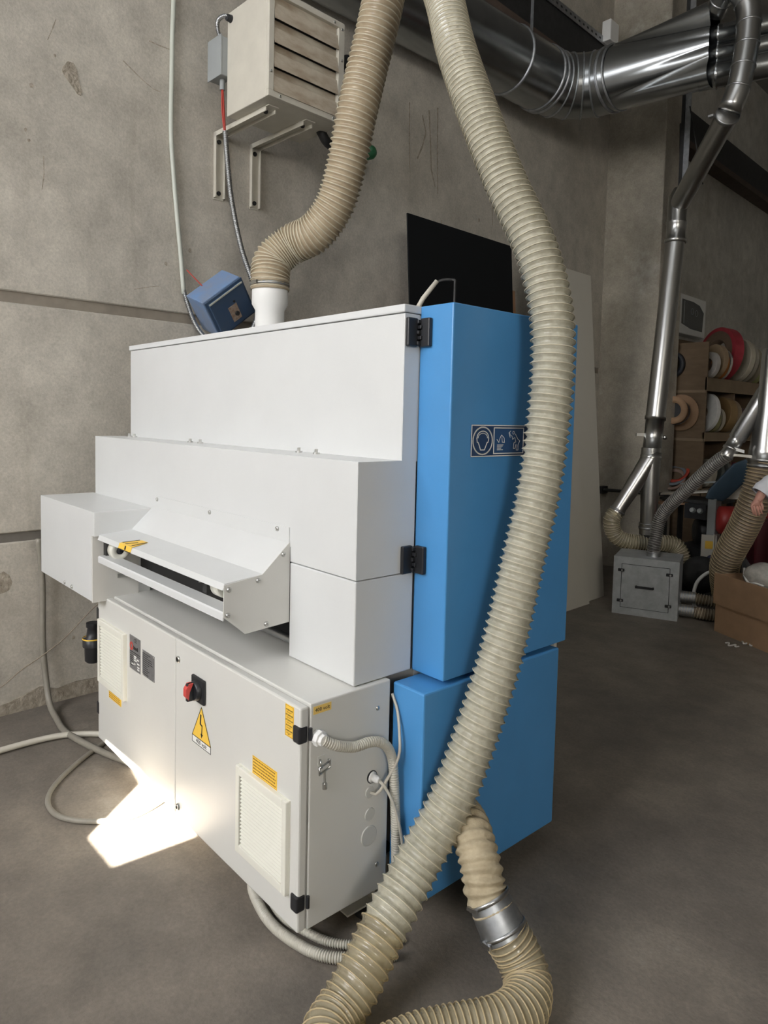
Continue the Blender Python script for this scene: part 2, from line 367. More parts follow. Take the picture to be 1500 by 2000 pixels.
# irregular old plaster lip along the foot of the wall
mb = MB(); pr = [(-4.0, 0.0)]; yy = -4.0; rr = random.Random(3)
while yy < 3.4:
    pr.append((yy, 0.07 + rr.uniform(-0.03, 0.05))); yy += rr.uniform(0.05, 0.16)
pr.append((3.4, 0.0)); mb.prism([W(a, 0, b) for a, b in pr], WNRM*0.008); build(mb, 'damp_foot', 'spall', wl)

wf = thing('wall_front', 'concrete wall behind the camera with an added opening shaped to cast the sun patch', None, (0, -4, 0), kind='structure')
patch = [(-2.68, 0.91, 0), (-2.45, 0.915, 0), (-2.43, 1.24, 0), (-2.56, 1.15, 0.106), (-2.60, 1.15, 0.120), (-2.80, 1.15, 0.136), (-3.17, 1.15, 0.118), (-3.19, 1.15, 0.106), (-2.935, 1.22, 0)]
hole = []
for p in patch:
    p = Vector(p); t = (p.y+4.0)/SUN_DIR.y; q = p - SUN_DIR*t; hole.append((q.x, q.z))
# added unseen opening, its outline projected back from the sun patch
bm = bmesh.new()
ov = [bm.verts.new((x, -4.0, z)) for x, z in ((-6, 0), (6.2, 0), (6.2, 7), (-6, 7))]; iv = [bm.verts.new((x, -4.0, z)) for x, z in hole]
es = [bm.edges.new((ov[i], ov[(i+1) % 4])) for i in range(4)] + [bm.edges.new((iv[i], iv[(i+1) % len(iv)])) for i in range(len(iv))]
bmesh.ops.triangle_fill(bm, use_beauty=True, edges=es, use_dissolve=False)
me = bpy.data.meshes.new('wall_sheet'); bm.to_mesh(me); bm.free(); me.materials.append(MATS['far_concrete'])
o = bpy.data.objects.new('wall_sheet', me); COL.objects.link(o); o.parent = wf; o.location = (0, 4, 0)
sd = o.modifiers.new('thickness', 'SOLIDIFY'); sd.thickness = 0.01; sd.offset = 0
for nm, a in (('wall_right', (6.0, 6.2, -4.2, 14.3, 0, 7)), ('wall_far', (-6, 6.2, 14.1, 14.3, 0, 7))):
    tag(build(MB().box(*a), nm, 'far_concrete'), 'plain concrete wall closing the workshop', None, kind='structure')
cl = build(MB().box(-4.55, -3.71, 7.2, 7.72, 0, 7.0), 'trim_1', 'column_concrete', bevel=0.012); tag(cl, 'square concrete column standing against the wall', None, kind='structure')
bmm = thing('trim_2', 'dark steel beam running along the wall below the roof', None, W(8.5, 0.1, 5.2), kind='structure')
build(wbox(MB(), 3.0, 13.8, 0.0, 0.16, 5.25, 5.66), 'beam_web', 'dark_steel', bmm)
build(wbox(MB(), 3.0, 13.8, 0.0, 0.20, 5.17, 5.25), 'beam_flange', 'brown_steel', bmm)

# ------------------------------------------------------------------ the sanding machine
mc = thing('sanding_machine', 'large white and blue wide sanding machine with stepped front', 'machine', (-2.7, 1.9, 0))
def screw(mb, p, n, r=0.009, h=0.006):
    n = Vector(n).normalized(); mb.lathe(p, n, [(0, r), (h*0.6, r), (h, r*0.75), (h, r*0.42), (h*0.45, r*0.38)], 12, True, False)
    mb.lathe(Vector(p)+n*h*0.45, n, [(0, r*0.38), (0.0002, 0.0001)], 12, False, False)
def screws(name, pts, n, parent, r=0.009, h=0.006):
    for p in pts:
        q = MB(); screw(q, p, n, r, h); build(q, name, 'screw_steel', parent)
# core behind the covers
build(MB().box(-3.86, -1.66, 1.64, 2.27, 0.13, 1.975), 'rear_body', 'white_paint', mc)
build(MB().box(-3.875, -1.6465, 1.546, 2.27, 1.505, 1.984), 'upper_housing', 'white_paint', mc, bevel=0.002)
build(MB().box(-3.885, -1.642, 1.540, 2.28, 1.987, 2.013), 'lid', 'lid_paint', mc, bevel=0.004)
# stepped front cover above the feed opening
poly = [(-3.911, 1.19), (-2.006, 1.19), (-2.006, 1.139), (-1.6465, 1.139), (-1.6465, 1.51), (-3.911, 1.51)]
lg = build(MB().prism([(x, 1.363, z) for x, z in poly], (0, 0.20, 0)), 'front_cover', 'white_paint', mc, bevel=0.002)
build(MB().prism([(-1.6465, y, z) for y, z in ((1.3635, 1.1392), (1.611, 1.1392), (1.611, 1.9845), (1.5465, 1.9845), (1.5465, 1.5095), (1.3635, 1.5095))], (0.002, 0, 0)), 'side_plate', 'white_paint', mc)
lc = build(MB().box(-2.006, -1.645, 1.363, 1.611, 0.803, 1.1355), 'lower_front_cover', 'white_paint', mc, bevel=0.004)
build(MB().box(-3.88, -2.0, 1.46, 1.66, 0.80, 1.2), 'feed_tunnel', 'dark_interior', mc)
s0 = None
for x in (-3.78, -3.71, -3.05, -2.95, -2.16, -2.05, ):
    if s0 is None:
        m_ = MB(); m_.cyl((0, 0, 0), (0, 0, 0.006), 0.013, n=12); m_.cyl((0, 0, 0.006), (0, 0, 0.018), 0.0065, n=10)
        s0 = build(m_, 'cover_bolt', 'screw_steel', lg, origin=(0, 0, 0)); s0.location = Vector((x, 1.50, 1.51))-WL[lg.name]
    else: twin(s0, (x, 1.50, 1.51), lg)
# housing over the feed drive at the left end
poly = [(-3.935, 0.789), (-3.178, 0.789), (-3.178, 1.088), (-3.142, 1.088), (-3.142, 1.197), (-3.935, 1.197)]
kb = build(MB().prism([(x, 1.088, z) for x, z in poly], (0, 0.275, 0)), 'drive_cover', 'white_paint', mc, bevel=0.003)
build(MB().box(-3.178, -3.165, 1.090, 1.30, 0.785, 1.088), 'drive_cover_plate', 'grey_beige_paint', mc)
screws('cover_screw', [(-3.544, 1.088, 0.806), (-3.438, 1.088, 0.806)], (0, -1, 0), kb)
m_ = MB().box(-3.166, -3.158, 1.20, 1.255, 0.885, 0.905); screw(m_, (-3.158, 1.243, 0.895), (1, 0, 0), 0.012, 0.014); screw(m_, (-3.158, 1.235, 0.925), (1, 0, 0), 0.008)
build(m_, 'latch', 'screw_steel', kb)
# feed hood
hd = build(MB().prism([(-3.142, 1.363, 1.208), (-3.142, 1.258, 1.108), (-3.142, 1.112, 1.095), (-3.142, 1.104, 1.074), (-3.142, 1.107, 1.074), (-3.142, 1.115, 1.091), (-3.142, 1.260, 1.104), (-3.142, 1.363, 1.202)], (1.131, 0, 0)), 'feed_hood', 'white_paint', mc)
build(MB().prism([(-3.10, 1.359, 1.206), (-2.009, 1.359, 1.206), (-2.009, 1.359, 1.259), (-3.115, 1.359, 1.259), (-3.14, 1.359, 1.23)], (0, 0.004, 0)), 'hood_flange', 'white_paint', hd)
side = [(1.363, 1.208), (1.253, 1.108), (1.108, 1.090), (1.107, 0.985), (1.188, 0.915), (1.363, 0.925)]
build(MB().prism([(-2.011, y, z) for y, z in side], (0.004, 0, 0)), 'hood_side_plate', 'grey_beige_paint', hd)
screws('hood_screw', [(-2.007, a, b) for a, b in ((1.335, 1.168), (1.235, 1.090), (1.125, 1.075), (1.122, 0.990), (1.269, 0.935))], (1, 0, 0), hd, 0.009, 0.008)
screws('hood_screw', [(x, 1.359, 1.245) for x in (-3.092, -2.583, -2.081)], (0, -1, 0), hd, 0.009, 0.007)
build(MB().prism([(-3.142, 1.171, 1.001), (-3.142, 1.110, 1.001), (-3.142, 1.106, 0.996), (-3.142, 1.106, 0.972), (-3.142, 1.110, 0.972), (-3.142, 1.112, 0.997), (-3.142, 1.171, 0.997)], (1.131, 0, 0)), 'feed_lip', 'lid_paint', mc)
build(MB().box(-3.14, -2.02, 1.30, 1.46, 0.93, 0.97), 'feed_table', 'dark_interior', mc)
# bent yellow pictogram label over the hood edge
m_ = MB(); m_.prism([(-2.90, 1.115, 1.0966), (-2.77, 1.115, 1.0966), (-2.80, 1.190, 1.1033), (-2.86, 1.190, 1.1033)], (0, 0, 0.0015)); m_.prism([(-2.90, 1.1035, 1.074), (-2.77, 1.1035, 1.074), (-2.77, 1.1115, 1.097), (-2.90, 1.1115, 1.097)], (0, -0.0012, 0.0006))
hl = build(m_, 'warning_label', 'yellow_label', hd)
m_ = MB(); m_.prism([(-2.862, 1.118, 1.0983), (-2.852, 1.118, 1.0983), (-2.825, 1.16, 1.1020), (-2.835, 1.16, 1.1020)], (0, 0, 0.001)); m_.prism([(-2.902, 1.1020, 1.0735), (-2.768, 1.1020, 1.0735), (-2.768, 1.1025, 1.0765), (-2.902, 1.1025, 1.0765)], (0, -0.0008, 0))
m_.prism([(-2.80, 1.12, 1.0983), (-2.79, 1.12, 1.0983), (-2.795, 1.185, 1.1040), (-2.805, 1.185, 1.1040)], (0, 0, 0.001)); m_.prism([(-2.895, 1.119, 1.0983), (-2.885, 1.119, 1.0983), (-2.868, 1.185, 1.1040), (-2.875, 1.185, 1.1040)], (0, 0, 0.001))
m_.prism([(-2.83, 1.102, 1.080), (-2.82, 1.102, 1.080), (-2.825, 1.108, 1.094), (-2.835, 1.108, 1.094)], (0, -0.001, 0))
build(m_, 'pictogram', 'black_print', hd)
# guide rollers in the slot
for x, y, z in ((-3.08, 1.165, 1.035), (-2.20, 1.20, 1.045)):
    r_ = build(MB().lathe((x, y, z), (1, 0, 0), [(-0.055, 0.022), (-0.02, 0.022), (-0.02, 0.03), (0.0, 0.034), (0.0, 0.041), (0.045, 0.041), (0.047, 0.036), (0.047, 0.018), (0.041, 0.017)], 24), 'guide_roller', 'cream_plastic', mc)
    build(MB().lathe((x, y, z), (1, 0, 0), [(0.041, 0.017), (0.046, 0.014), (0.046, 0.008), (0.05, 0.006)], 16), 'roller_axle', 'black_plastic', r_)
    build(MB().box(x-0.075, x-0.045, y-0.03, y+0.05, z-0.04, z+0.05), 'roller_bracket', 'dark_steel', r_)
for x in (-2.72, -2.60, -2.42): build(MB().box(x, x+0.07, 1.33, 1.40, 0.97, 1.04 + 0.02*math.sin(x*9)), 'guide_block', 'black_plastic', mc)
build(MB().cyl((-2.55, 1.30, 0.97), (-2.55, 1.30, 1.03), 0.006), 'guide_pin', 'screw_steel', mc)
m_ = MB().cyl((-3.1, 1.40, 0.845), (-2.0, 1.40, 0.845), 0.016); build(m_, 'feed_rail', 'steel', mc)
# blue side doors
bd = build(MB().box(-1.643, -1.497, 1.613, 2.302, 0.803, 2.012), 'upper_side_door', 'blue_paint', mc, bevel=0.005)
bl = build(MB().box(-1.632, -1.489, 1.520, 2.248, 0.10, 0.788), 'lower_side_cover', 'blue_paint', mc, bevel=0.006)
for z in (1.925, 1.183):
    m_ = MB()
    m_.box(-1.645, -1.630, 1.549, 1.592, z-0.046, z+0.046); m_.box(-1.628, -1.586, 1.597, 1.6132, z-0.046, z+0.046)
    hg = build(m_, 'hinge', 'black_plastic', mc, bevel=0.004)
    for k in range(5):
        zz = z-0.034+0.017*k; m_ = MB(); m_.box(-1.645, -1.622 + (0.006 if k % 2 else 0), 1.590 - (0 if k % 2 else 0.006), 1.6125, zz-0.0062, zz+0.0062)
        build(m_, 'hinge_knuckle', 'black_plastic', hg, bevel=0.002)
# pictogram sign on the blue door
X = -1.4965; sy0, sz0 = 1.711, 1.526
sg = build(MB().box(X-0.001, X+0.0012, 1.711, 2.115, 1.526, 1.632), 'safety_sign', 'navy_print', mc)
def ringpoly(cy, cz, ry, rz, n=36): return [(cy+ry*math.cos(2*math.pi*i/n), cz+rz*math.sin(2*math.pi*i/n)) for i in range(n)]
def outline(mb, pts, wdt, closed=True, x=X+0.0013):
    n = len(pts)
    for i in range(n if closed else n-1):
        a = Vector((0, *pts[i])); b = Vector((0, *pts[(i+1) % n])); d = (b-a)
        if d.length < 1e-6: continue
        d.normalize(); q = Vector((0, -d.z, d.y))*wdt/2; a -= d*wdt*0.3; b += d*wdt*0.3
        mb.prism([(x, *(a-q)[1:]), (x, *(b-q)[1:]), (x, *(b+q)[1:]), (x, *(a+q)[1:])], (0.0008, 0, 0))
m_ = MB(); outline(m_, [(1.713, 1.528), (2.113, 1.528), (2.113, 1.630), (1.713, 1.630)], 0.003)
for cy in (1.769, 2.062):
    outline(m_, ringpoly(cy, 1.579, 0.049, 0.045), 0.0045)
    head = [(cy-0.028, 1.575), (cy-0.030, 1.588)] + [(cy-0.029*math.cos(a), 1.590+0.021*math.sin(a)) for a in [math.pi*k/10 for k in range(11)]] + [(cy+0.030, 1.588), (cy+0.028, 1.575), (cy+0.022, 1.573), (cy+0.010, 1.549), (cy-0.010, 1.549), (cy-0.022, 1.573)]
    outline(m_, head, 0.003); outline(m_, [(cy-0.024*math.cos(a), 1.588+0.016*math.sin(a)) for a in [math.pi*k/8 for k in range(9)]], 0.002, False)
outline(m_, [(1.826, 1.536), (1.986, 1.536), (1.986, 1.622), (1.826, 1.622)], 0.0035)
for i, (a, b) in enumerate(((0.0, 0.032), (0.0, 0.028), (0.0, 0.022), (0.0, 0.020), (0.0, 0.030))): outline(m_, [(1.844+a, 1.565-0.0042*i), (1.844+b, 1.565-0.0042*i)], 0.002, False)
outline(m_, [(1.842, 1.583), (1.852, 1.573), (1.858, 1.588), (1.866, 1.598), (1.880, 1.588), (1.882, 1.573), (1.870, 1.574), (1.868, 1.590)], 0.0018, False)
outline(m_, ringpoly(1.930, 1.606, 0.005, 0.005, 10), 0.0018); outline(m_, [(1.908, 1.608), (1.912, 1.598), (1.922, 1.594), (1.926, 1.583), (1.938, 1.590), (1.944, 1.574), (1.934, 1.572), (1.932, 1.552), (1.940, 1.552), (1.946, 1.566), (1.948, 1.546), (1.958, 1.546), (1.957, 1.564), (1.966, 1.578), (1.955, 1.584), (1.945, 1.596), (1.940, 1.602)], 0.0018, False)
outline(m_, [(1.914, 1.612), (1.905, 1.606), (1.912, 1.590)], 0.0018, False)
build(m_, 'sign_print', 'white_label', sg)
m_ = MB(); m_.box(X+0.0011, X+0.0016, 1.828, 1.984, 1.538, 1.620); build(m_, 'sign_field', 'mid_blue_print', sg)
# base frame and levelling foot
build(MB().box(-3.70, -1.72, 1.60, 2.20, 0.03, 0.13), 'base_frame', 'dark_steel', mc)
m_ = MB().box(-1.72, -1.66, 1.37, 1.62, 0.035, 0.041); m_.box(-1.72, -1.714, 1.37, 1.62, 0.035, 0.13); m_.box(-1.72, -1.66, 1.48, 1.486, 0.041, 0.13); m_.box(-1.72, -1.66, 1.614, 1.62, 0.041, 0.13)
build(m_, 'foot_bracket', 'cabinet_paint', mc)
m_ = MB().lathe((-1.68, 1.47, 0), (0, 0, 1), [(0, 0.045), (0.012, 0.045), (0.02, 0.03), (0.04, 0.012)], 24); build(m_, 'levelling_foot', 'black_rubber', mc)
for x, y in ((-3.6, 1.7), (-3.6, 2.1), (-1.8, 2.1)): build(MB().lathe((x, y, 0), (0, 0, 1), [(0, 0.045), (0.012, 0.045), (0.03, 0.02)], 16), 'levelling_foot', 'black_rubber', mc)
build(MB().box(-3.889, -3.872, 1.56, 1.60, 1.90, 1.96), 'lid_hinge', 'black_plastic', mc)
# dust outlet on the lid
ou = build(MB().lathe((-3.085, 1.95, 2.013), (0, 0, 1), [(0, 0.074), (0.165, 0.074), (0.195, 0.091), (0.285, 0.091)], 32), 'dust_outlet', 'white_plastic', mc)
m_ = MB().box(-3.19, -3.13, 1.85, 1.87, 2.013, 2.075); m_.box(-3.13, -3.09, 1.85, 1.87, 2.013, 2.085); build(m_, 'outlet_clip', 'white_plastic', ou, bevel=0.004)
screws('clip_screw', [(-3.165, 1.85, 2.06), (-3.11, 1.85, 2.06)], (0, -1, 0), ou)

# ------------------------------------------------------------------ electrical cabinet
ec = thing('electrical_cabinet', 'low off-white electrical cabinet with two doors under the machine front', 'cabinet', (-2.45, 1.33, 0))
build(MB().box(-3.278, -1.627, 1.186, 1.504, 0.103, 0.800), 'cabinet_body', 'cabinet_paint', ec, bevel=0.004)
build(MB().box(-3.255, -1.65, 1.180, 1.188, 0.125, 0.78), 'door_gasket', 'black_rubber', ec)
dl = build(MB().box(-3.276, -2.4555, 1.151, 1.1815, 0.105, 0.795), 'door', 'cabinet_paint', ec, bevel=0.006)
dr = build(MB().box(-2.4525, -1.629, 1.151, 1.1815, 0.105, 0.795), 'door', 'cabinet_paint', ec, bevel=0.006)
YD = 1.151
def grille(x0, x1, z0, z1, n):
    g = build(MB().prism([(x0, YD, z0), (x1, YD, z0), (x1, YD, z1), (x0, YD, z1)], (0, -0.004, 0)), 'vent_grille', 'cream_plastic', ec)
    m_ = MB(); bw = 0.022
    m_.box(x0, x0+bw, YD-0.018, YD-0.003, z0, z1); m_.box(x1-bw, x1, YD-0.018, YD-0.003, z0, z1); m_.box(x0+bw, x1-bw, YD-0.018, YD-0.003, z1-bw*1.3, z1); m_.box(x0+bw, x1-bw, YD-0.018, YD-0.003, z0, z0+bw*1.3)
    build(m_, 'grille_frame', 'cream_plastic', g, bevel=0.003)
    h = (z1-z0-2.6*bw)/n; src = None
    m2 = MB().box(x0+bw, x1-bw, YD-0.0045, YD-0.0035, z0+bw, z1-bw); build(m2, 'grille_filter', 'black_rubber', g)
    for k in range(n):
        zc = z0+bw*1.3+h*k
        if src is None:
            m_ = MB(); m_.prism([(x0+bw+0.008, YD-0.0065, zc+h*0.98), (x0+bw+0.008, YD-0.0175, zc+h*0.40), (x0+bw+0.008, YD-0.0165, zc+h*0.25), (x0+bw+0.008, YD-0.005, zc+h*0.80)], (x1-x0-2*bw-0.008, 0, 0))
            src = build(m_, 'slat', 'cream_plastic', g, origin=(0, 0, zc)); z_0 = zc; src.location = Vector((0, 0, zc))-WL[g.name]
        else: twin(src, (0, 0, zc), g)
    return g
grille(-3.235, -2.925, 0.395, 0.690, 17)
grille(-1.968, -1.672, 0.205, 0.498, 19)
def label(name, x0, x1, z0, z1, m, parent=ec, y=YD, t=0.0012):
    return build(MB().box(x0, x1, y-t, y+0.0005, z0, z1), name, m, parent)
def bars(name, x0, x1, zs, hh, m, parent, y=YD-0.0012, jit=0.0):
    m_ = MB(); rr = random.Random(5)
    for z in zs: m_.box(x0, x1-(rr.random()*jit), y-0.0005, y, z-hh/2, z+hh/2)
    return build(m_, name, m, parent)
l1 = label('yellow_label', -3.136, -2.99, 0.346, 0.396, 'yellow_label'); bars('label_lines', -3.13, -2.995, [0.352+0.0088*k for k in range(5)], 0.0028, 'brown_print', l1, jit=0.012)
l2 = label('yellow_label', -1.889, -1.747, 0.498, 0.556, 'yellow_label'); bars('label_border', -1.887, -1.749, [0.4995, 0.5545], 0.0008, 'brown_print', l2)
m_ = MB(); rr = random.Random(9)
for k in range(5):
    x = -1.884
    while x < -1.757:
        wd = rr.uniform(0.004, 0.012); m_.box(x, min(x+wd, -1.753), YD-0.0017, YD-0.0012, 0.5045+0.0102*k, 0.5085+0.0102*k); x += wd+0.0022
build(m_, 'label_print', 'brown_print', l2)
l3 = label('attention_label', -1.706, -1.662, 0.690, 0.787, 'yellow_label')
m_ = MB()
for a in ((-1.704, -1.664, 0.692, 0.6928), (-1.704, -1.664, 0.7845, 0.7853)): m_.box(a[0], a[1], YD-0.0017, YD-0.0012, a[2], a[3])
for x in (-1.704, -1.6648): m_.box(x, x+0.0008, YD-0.0017, YD-0.0012, 0.692, 0.7853)
for k in range(5):
    m_.box(-1.698, -1.672, YD-0.0017, YD-0.0012, 0.7655-0.0158*k, 0.7664-0.0158*k); m_.box(-1.698, -1.678, YD-0.0017, YD-0.0012, 0.7632-0.0158*k, 0.7640-0.0158*k)
m_.box(-1.690, -1.682, YD-0.0017, YD-0.0012, 0.6965, 0.699)
build(m_, 'label_lines', 'brown_print', l3)
for k, t_ in enumerate(('ATTENZIONE', 'ATTENTION', 'ATTENTION', 'ACHTUNG', 'ATENCION')):
    text(t_, 'label_text', 'black_print', l3, (-1.6845, YD-0.0014, 0.772-0.0158*k), (1, 0, 0), (0, 0, 1), 0.0058 if k == 0 else 0.0066)
# rating plates
p1 = label('rating_plate', -2.892, -2.781, 0.556, 0.700, 'plate_metal', t=0.002)
text('CE', 'plate_text', 'black_print', p1, (-2.832, YD-0.0022, 0.684), (1, 0, 0), (0, 0, 1), 0.024)
m_ = MB()
for i in range(16):
    a0 = 2*math.pi*i/16+0.5; 
    if i == 3: continue
    a1 = a0+2*math.pi/16; ro, ri = 0.018, 0.009; c = Vector((-2.872, YD-0.002, 0.655))
    m_.prism([c+Vector((r*math.cos(a), 0, r*math.sin(a))) for r, a in ((ri, a0), (ro, a0), (ro, a1), (ri, a1))], (0, -0.0006, 0))
build(m_, 'plate_logo', 'red_print', p1)
m_ = MB()
for k in range(5): m_.box(-2.851+0.010*k, -2.8435+0.010*k, YD-0.0026, YD-0.002, 0.645, 0.657+(0.004 if k in (0, 4) else 0))
m_.box(-2.89, -2.783, YD-0.0025, YD-0.002, 0.630, 0.633); m_.box(-2.89, -2.783, YD-0.0025, YD-0.002, 0.622, 0.624)
for k in range(6): m_.box(-2.888, -2.85, YD-0.0025, YD-0.002, 0.612-0.008*k, 0.615-0.008*k)
build(m_, 'plate_print', 'black_print', p1)
m_ = MB()
for x, z, wd in ((-2.845, 0.615, 0.025), (-2.845, 0.607, 0.02), (-2.815, 0.606, 0.022), (-2.845, 0.598, 0.03), (-2.812, 0.590, 0.024), (-2.87, 0.578, 0.02), (-2.842, 0.582, 0.012), (-2.81, 0.576, 0.022), (-2.81, 0.566, 0.022)): m_.box(x, x+wd, YD-0.0026, YD-0.002, z, z+0.005)
build(m_, 'plate_fields', 'white_label', p1)
p2 = label('instruction_plate', -2.758, -2.642, 0.563, 0.669, 'plate_metal', t=0.002)
m_ = MB(); rr = random.Random(4)
for k in range(11): m_.box(-2.752, -2.752+rr.uniform(0.04, 0.10), YD-0.0025, YD-0.002, 0.571+0.0085*k, 0.5735+0.0085*k)
build(m_, 'plate_print', 'black_print', p2)
screws('plate_rivet', [(x, YD-0.002, z) for x in (-2.753, -2.647) for z in (0.568, 0.664)], (0, -1, 0), p2, 0.003, 0.002)
# quarter turn locks
for z in (0.721, 0.145):
    k_ = build(MB().lathe((-2.424, YD, z), (0, -1, 0), [(0, 0.0125), (0.006, 0.0125), (0.008, 0.010), (0.008, 0.008)], 20, caps=False), 'door_lock', 'screw_steel', ec)
    build(MB().lathe((-2.424, YD-0.004, z), (0, -1, 0), [(0, 0.009), (0.0005, 0.009)], 20), 'lock_core', 'black_plastic', k_)
# main switch
sw = build(MB().box(-2.302, -2.206, YD-0.012, YD, 0.612, 0.703), 'main_switch', 'black_plastic', ec, bevel=0.005)
build(MB().lathe((-2.254, YD-0.012, 0.657), (0, -1, 0), [(0, 0.036), (0.014, 0.034), (0.016, 0.03)], 28), 'switch_dial', 'black_plastic', sw)
m_ = MB().prism([(-2.262, YD-0.02, 0.625), (-2.246, YD-0.02, 0.625), (-2.246, YD-0.02, 0.69), (-2.262, YD-0.02, 0.69)], (0, -0.032, 0)); build(m_, 'switch_grip', 'black_plastic', sw, bevel=0.003)
m_ = MB().prism([(-2.266, YD-0.048, 0.632), (-2.266, YD-0.058, 0.645), (-2.266, YD-0.058, 0.672), (-2.266, YD-0.046, 0.690), (-2.266, YD-0.030, 0.690), (-2.266, YD-0.044, 0.660)], (0.022, 0, 0)); build(m_, 'switch_handle', 'red_plastic', sw)
# high voltage triangle
tr = [(-2.309, 0.474), (-2.169, 0.474), (-2.239, 0.596)]
hv = build(MB().prism([(x, YD, z) for x, z in tr], (0, -0.0012, 0)), 'voltage_triangle', 'yellow_label', ec)
m_ = MB()
def strip(mb, a, b, wdt, y=YD-0.0012):
    a, b = Vector((a[0], 0, a[1])), Vector((b[0], 0, b[1])); d = (b-a).normalized(); q = Vector((-d.z, 0, d.x))*wdt/2
    mb.prism([v+Vector((0, y, 0)) for v in (a-q, b-q, b+q, a+q)], (0, -0.0006, 0))
for i in range(3): strip(m_, tr[i], tr[(i+1) % 3], 0.0025)
strip(m_, (-2.243, 0.568), (-2.247, 0.530), 0.009); strip(m_, (-2.250, 0.533), (-2.231, 0.528), 0.006); strip(m_, (-2.233, 0.532), (-2.236, 0.494), 0.005)
m_.prism([(x, YD-0.0012, z) for x, z in ((-2.244, 0.498), (-2.227, 0.498), (-2.237, 0.483))], (0, -0.0006, 0))
for a, b in (((-2.309, 0.474), (-2.309, 0.449)), ((-2.309, 0.449), (-2.169, 0.449)), ((-2.169, 0.449), (-2.169, 0.474))): strip(m_, a, b, 0.002)
build(m_, 'triangle_print', 'black_print', hv)
vt = label('voltage_strip', -2.309, -2.169, 0.449, 0.473, 'white_label', hv); text('400 volt', 'strip_text', 'black_print', vt, (-2.239, YD-0.0014, 0.461), (1, 0, 0), (0, 0, 1), 0.024)
# door hinges at both ends
for z in (0.712, 0.195):
    m_ = MB().box(-1.662, -1.6265, YD-0.006, 1.178, z-0.026, z+0.026); h_ = build(m_, 'door_hinge', 'black_plastic', ec, bevel=0.006)
    build(MB().cyl((-1.622, 1.183, z-0.018), (-1.622, 1.183, z+0.018), 0.006, n=12), 'hinge_barrel', 'black_plastic', h_)
for z in (0.70, 0.25): build(MB().box(-3.290, -3.262, YD-0.002, 1.20, z-0.028, z+0.028), 'door_hinge', 'black_plastic', ec, bevel=0.003)
# side fittings (face x = -1.627)
XS = -1.627
sd_ = build(MB().box(XS-0.0005, XS+0.001, 1.196, 1.262, 0.765, 0.789), 'voltage_label', 'pale_yellow_label', ec)
text('400 volt', 'label_text', 'black_print', sd_, (XS+0.0012, 1.229, 0.7765), (0, 1, 0), (0, 0, 1), 0.0165)
gl = build(MB().lathe((XS, 1.207, 0.697), (1, 0.15, -0.08), [(0, 0.022), (0.008, 0.022), (0.008, 0.025), (0.024, 0.025), (0.026, 0.019), (0.036, 0.017)], 8, False), 'cable_gland', 'white_plastic', ec, bevel=0.001)
g2 = build(MB().lathe((XS, 1.432, 0.497), (1, 0.2, -0.1), [(0, 0.018), (0.006, 0.018), (0.006, 0.012), (0.024, 0.012), (0.03, 0.008)], 14), 'cable_gland', 'white_plastic', ec)
build(MB().lathe((XS, 1.432, 0.497), (1, 0, 0), [(0, 0.021), (0.002, 0.021)], 20), 'gland_hole', 'black_plastic', ec)
for y, z, r in ((1.424, 0.449, 0.019), (1.426, 0.375, 0.021), (1.424, 0.304, 0.033)):
    build(MB().lathe((XS, y, z), (1, 0, 0), [(0, r), (0.0015, r), (0.003, r*0.93)], 28), 'blanking_cap', mat('cap_grey', (0.52, 0.52, 0.49), 0.45), ec)
for y, z in ((1.451, 0.718), (1.462, 0.192)): build(MB().ball((XS, y, z), 0.008, 12, (0.6, 1, 1)), 'side_screw', 'screw_steel', ec)
ky = thing('cabinet_key', 'small steel cabinet key hanging from a hook on the cabinet side', 'key', (XS+0.008, 1.235, 0.535))
m_ = MB().sweep([(XS+0.002, 1.222, 0.622), (XS+0.010, 1.220, 0.612), (XS+0.012, 1.222, 0.600), (XS+0.008, 1.226, 0.604)], 0.003, 8); build(m_, 'hook', 'screw_steel', ky)
m_ = MB().sweep([(XS+0.008, 1.216, 0.600), (XS+0.008, 1.216, 0.578), (XS+0.008, 1.256, 0.590), (XS+0.008, 1.256, 0.612), (XS+0.008, 1.249, 0.615)], 0.0032, 8); m_.sweep([(XS+0.008, 1.216, 0.598), (XS+0.008, 1.250, 0.608)], 0.0028, 8); build(m_, 'key_handle', 'screw_steel', ky)
m_ = MB().cyl((XS+0.008, 1.236, 0.585), (XS+0.008, 1.237, 0.538), 0.0035, n=10); m_.cyl((XS+0.008, 1.237, 0.545), (XS+0.008, 1.2372, 0.528), 0.0075, n=14); build(m_, 'key_shaft', 'screw_steel', ky)
build(MB().box(XS, XS+0.001, 1.215, 1.243, 0.605, 0.632), 'hook_pad', mat('pad_clear', (0.60, 0.60, 0.56), 0.3), ky)

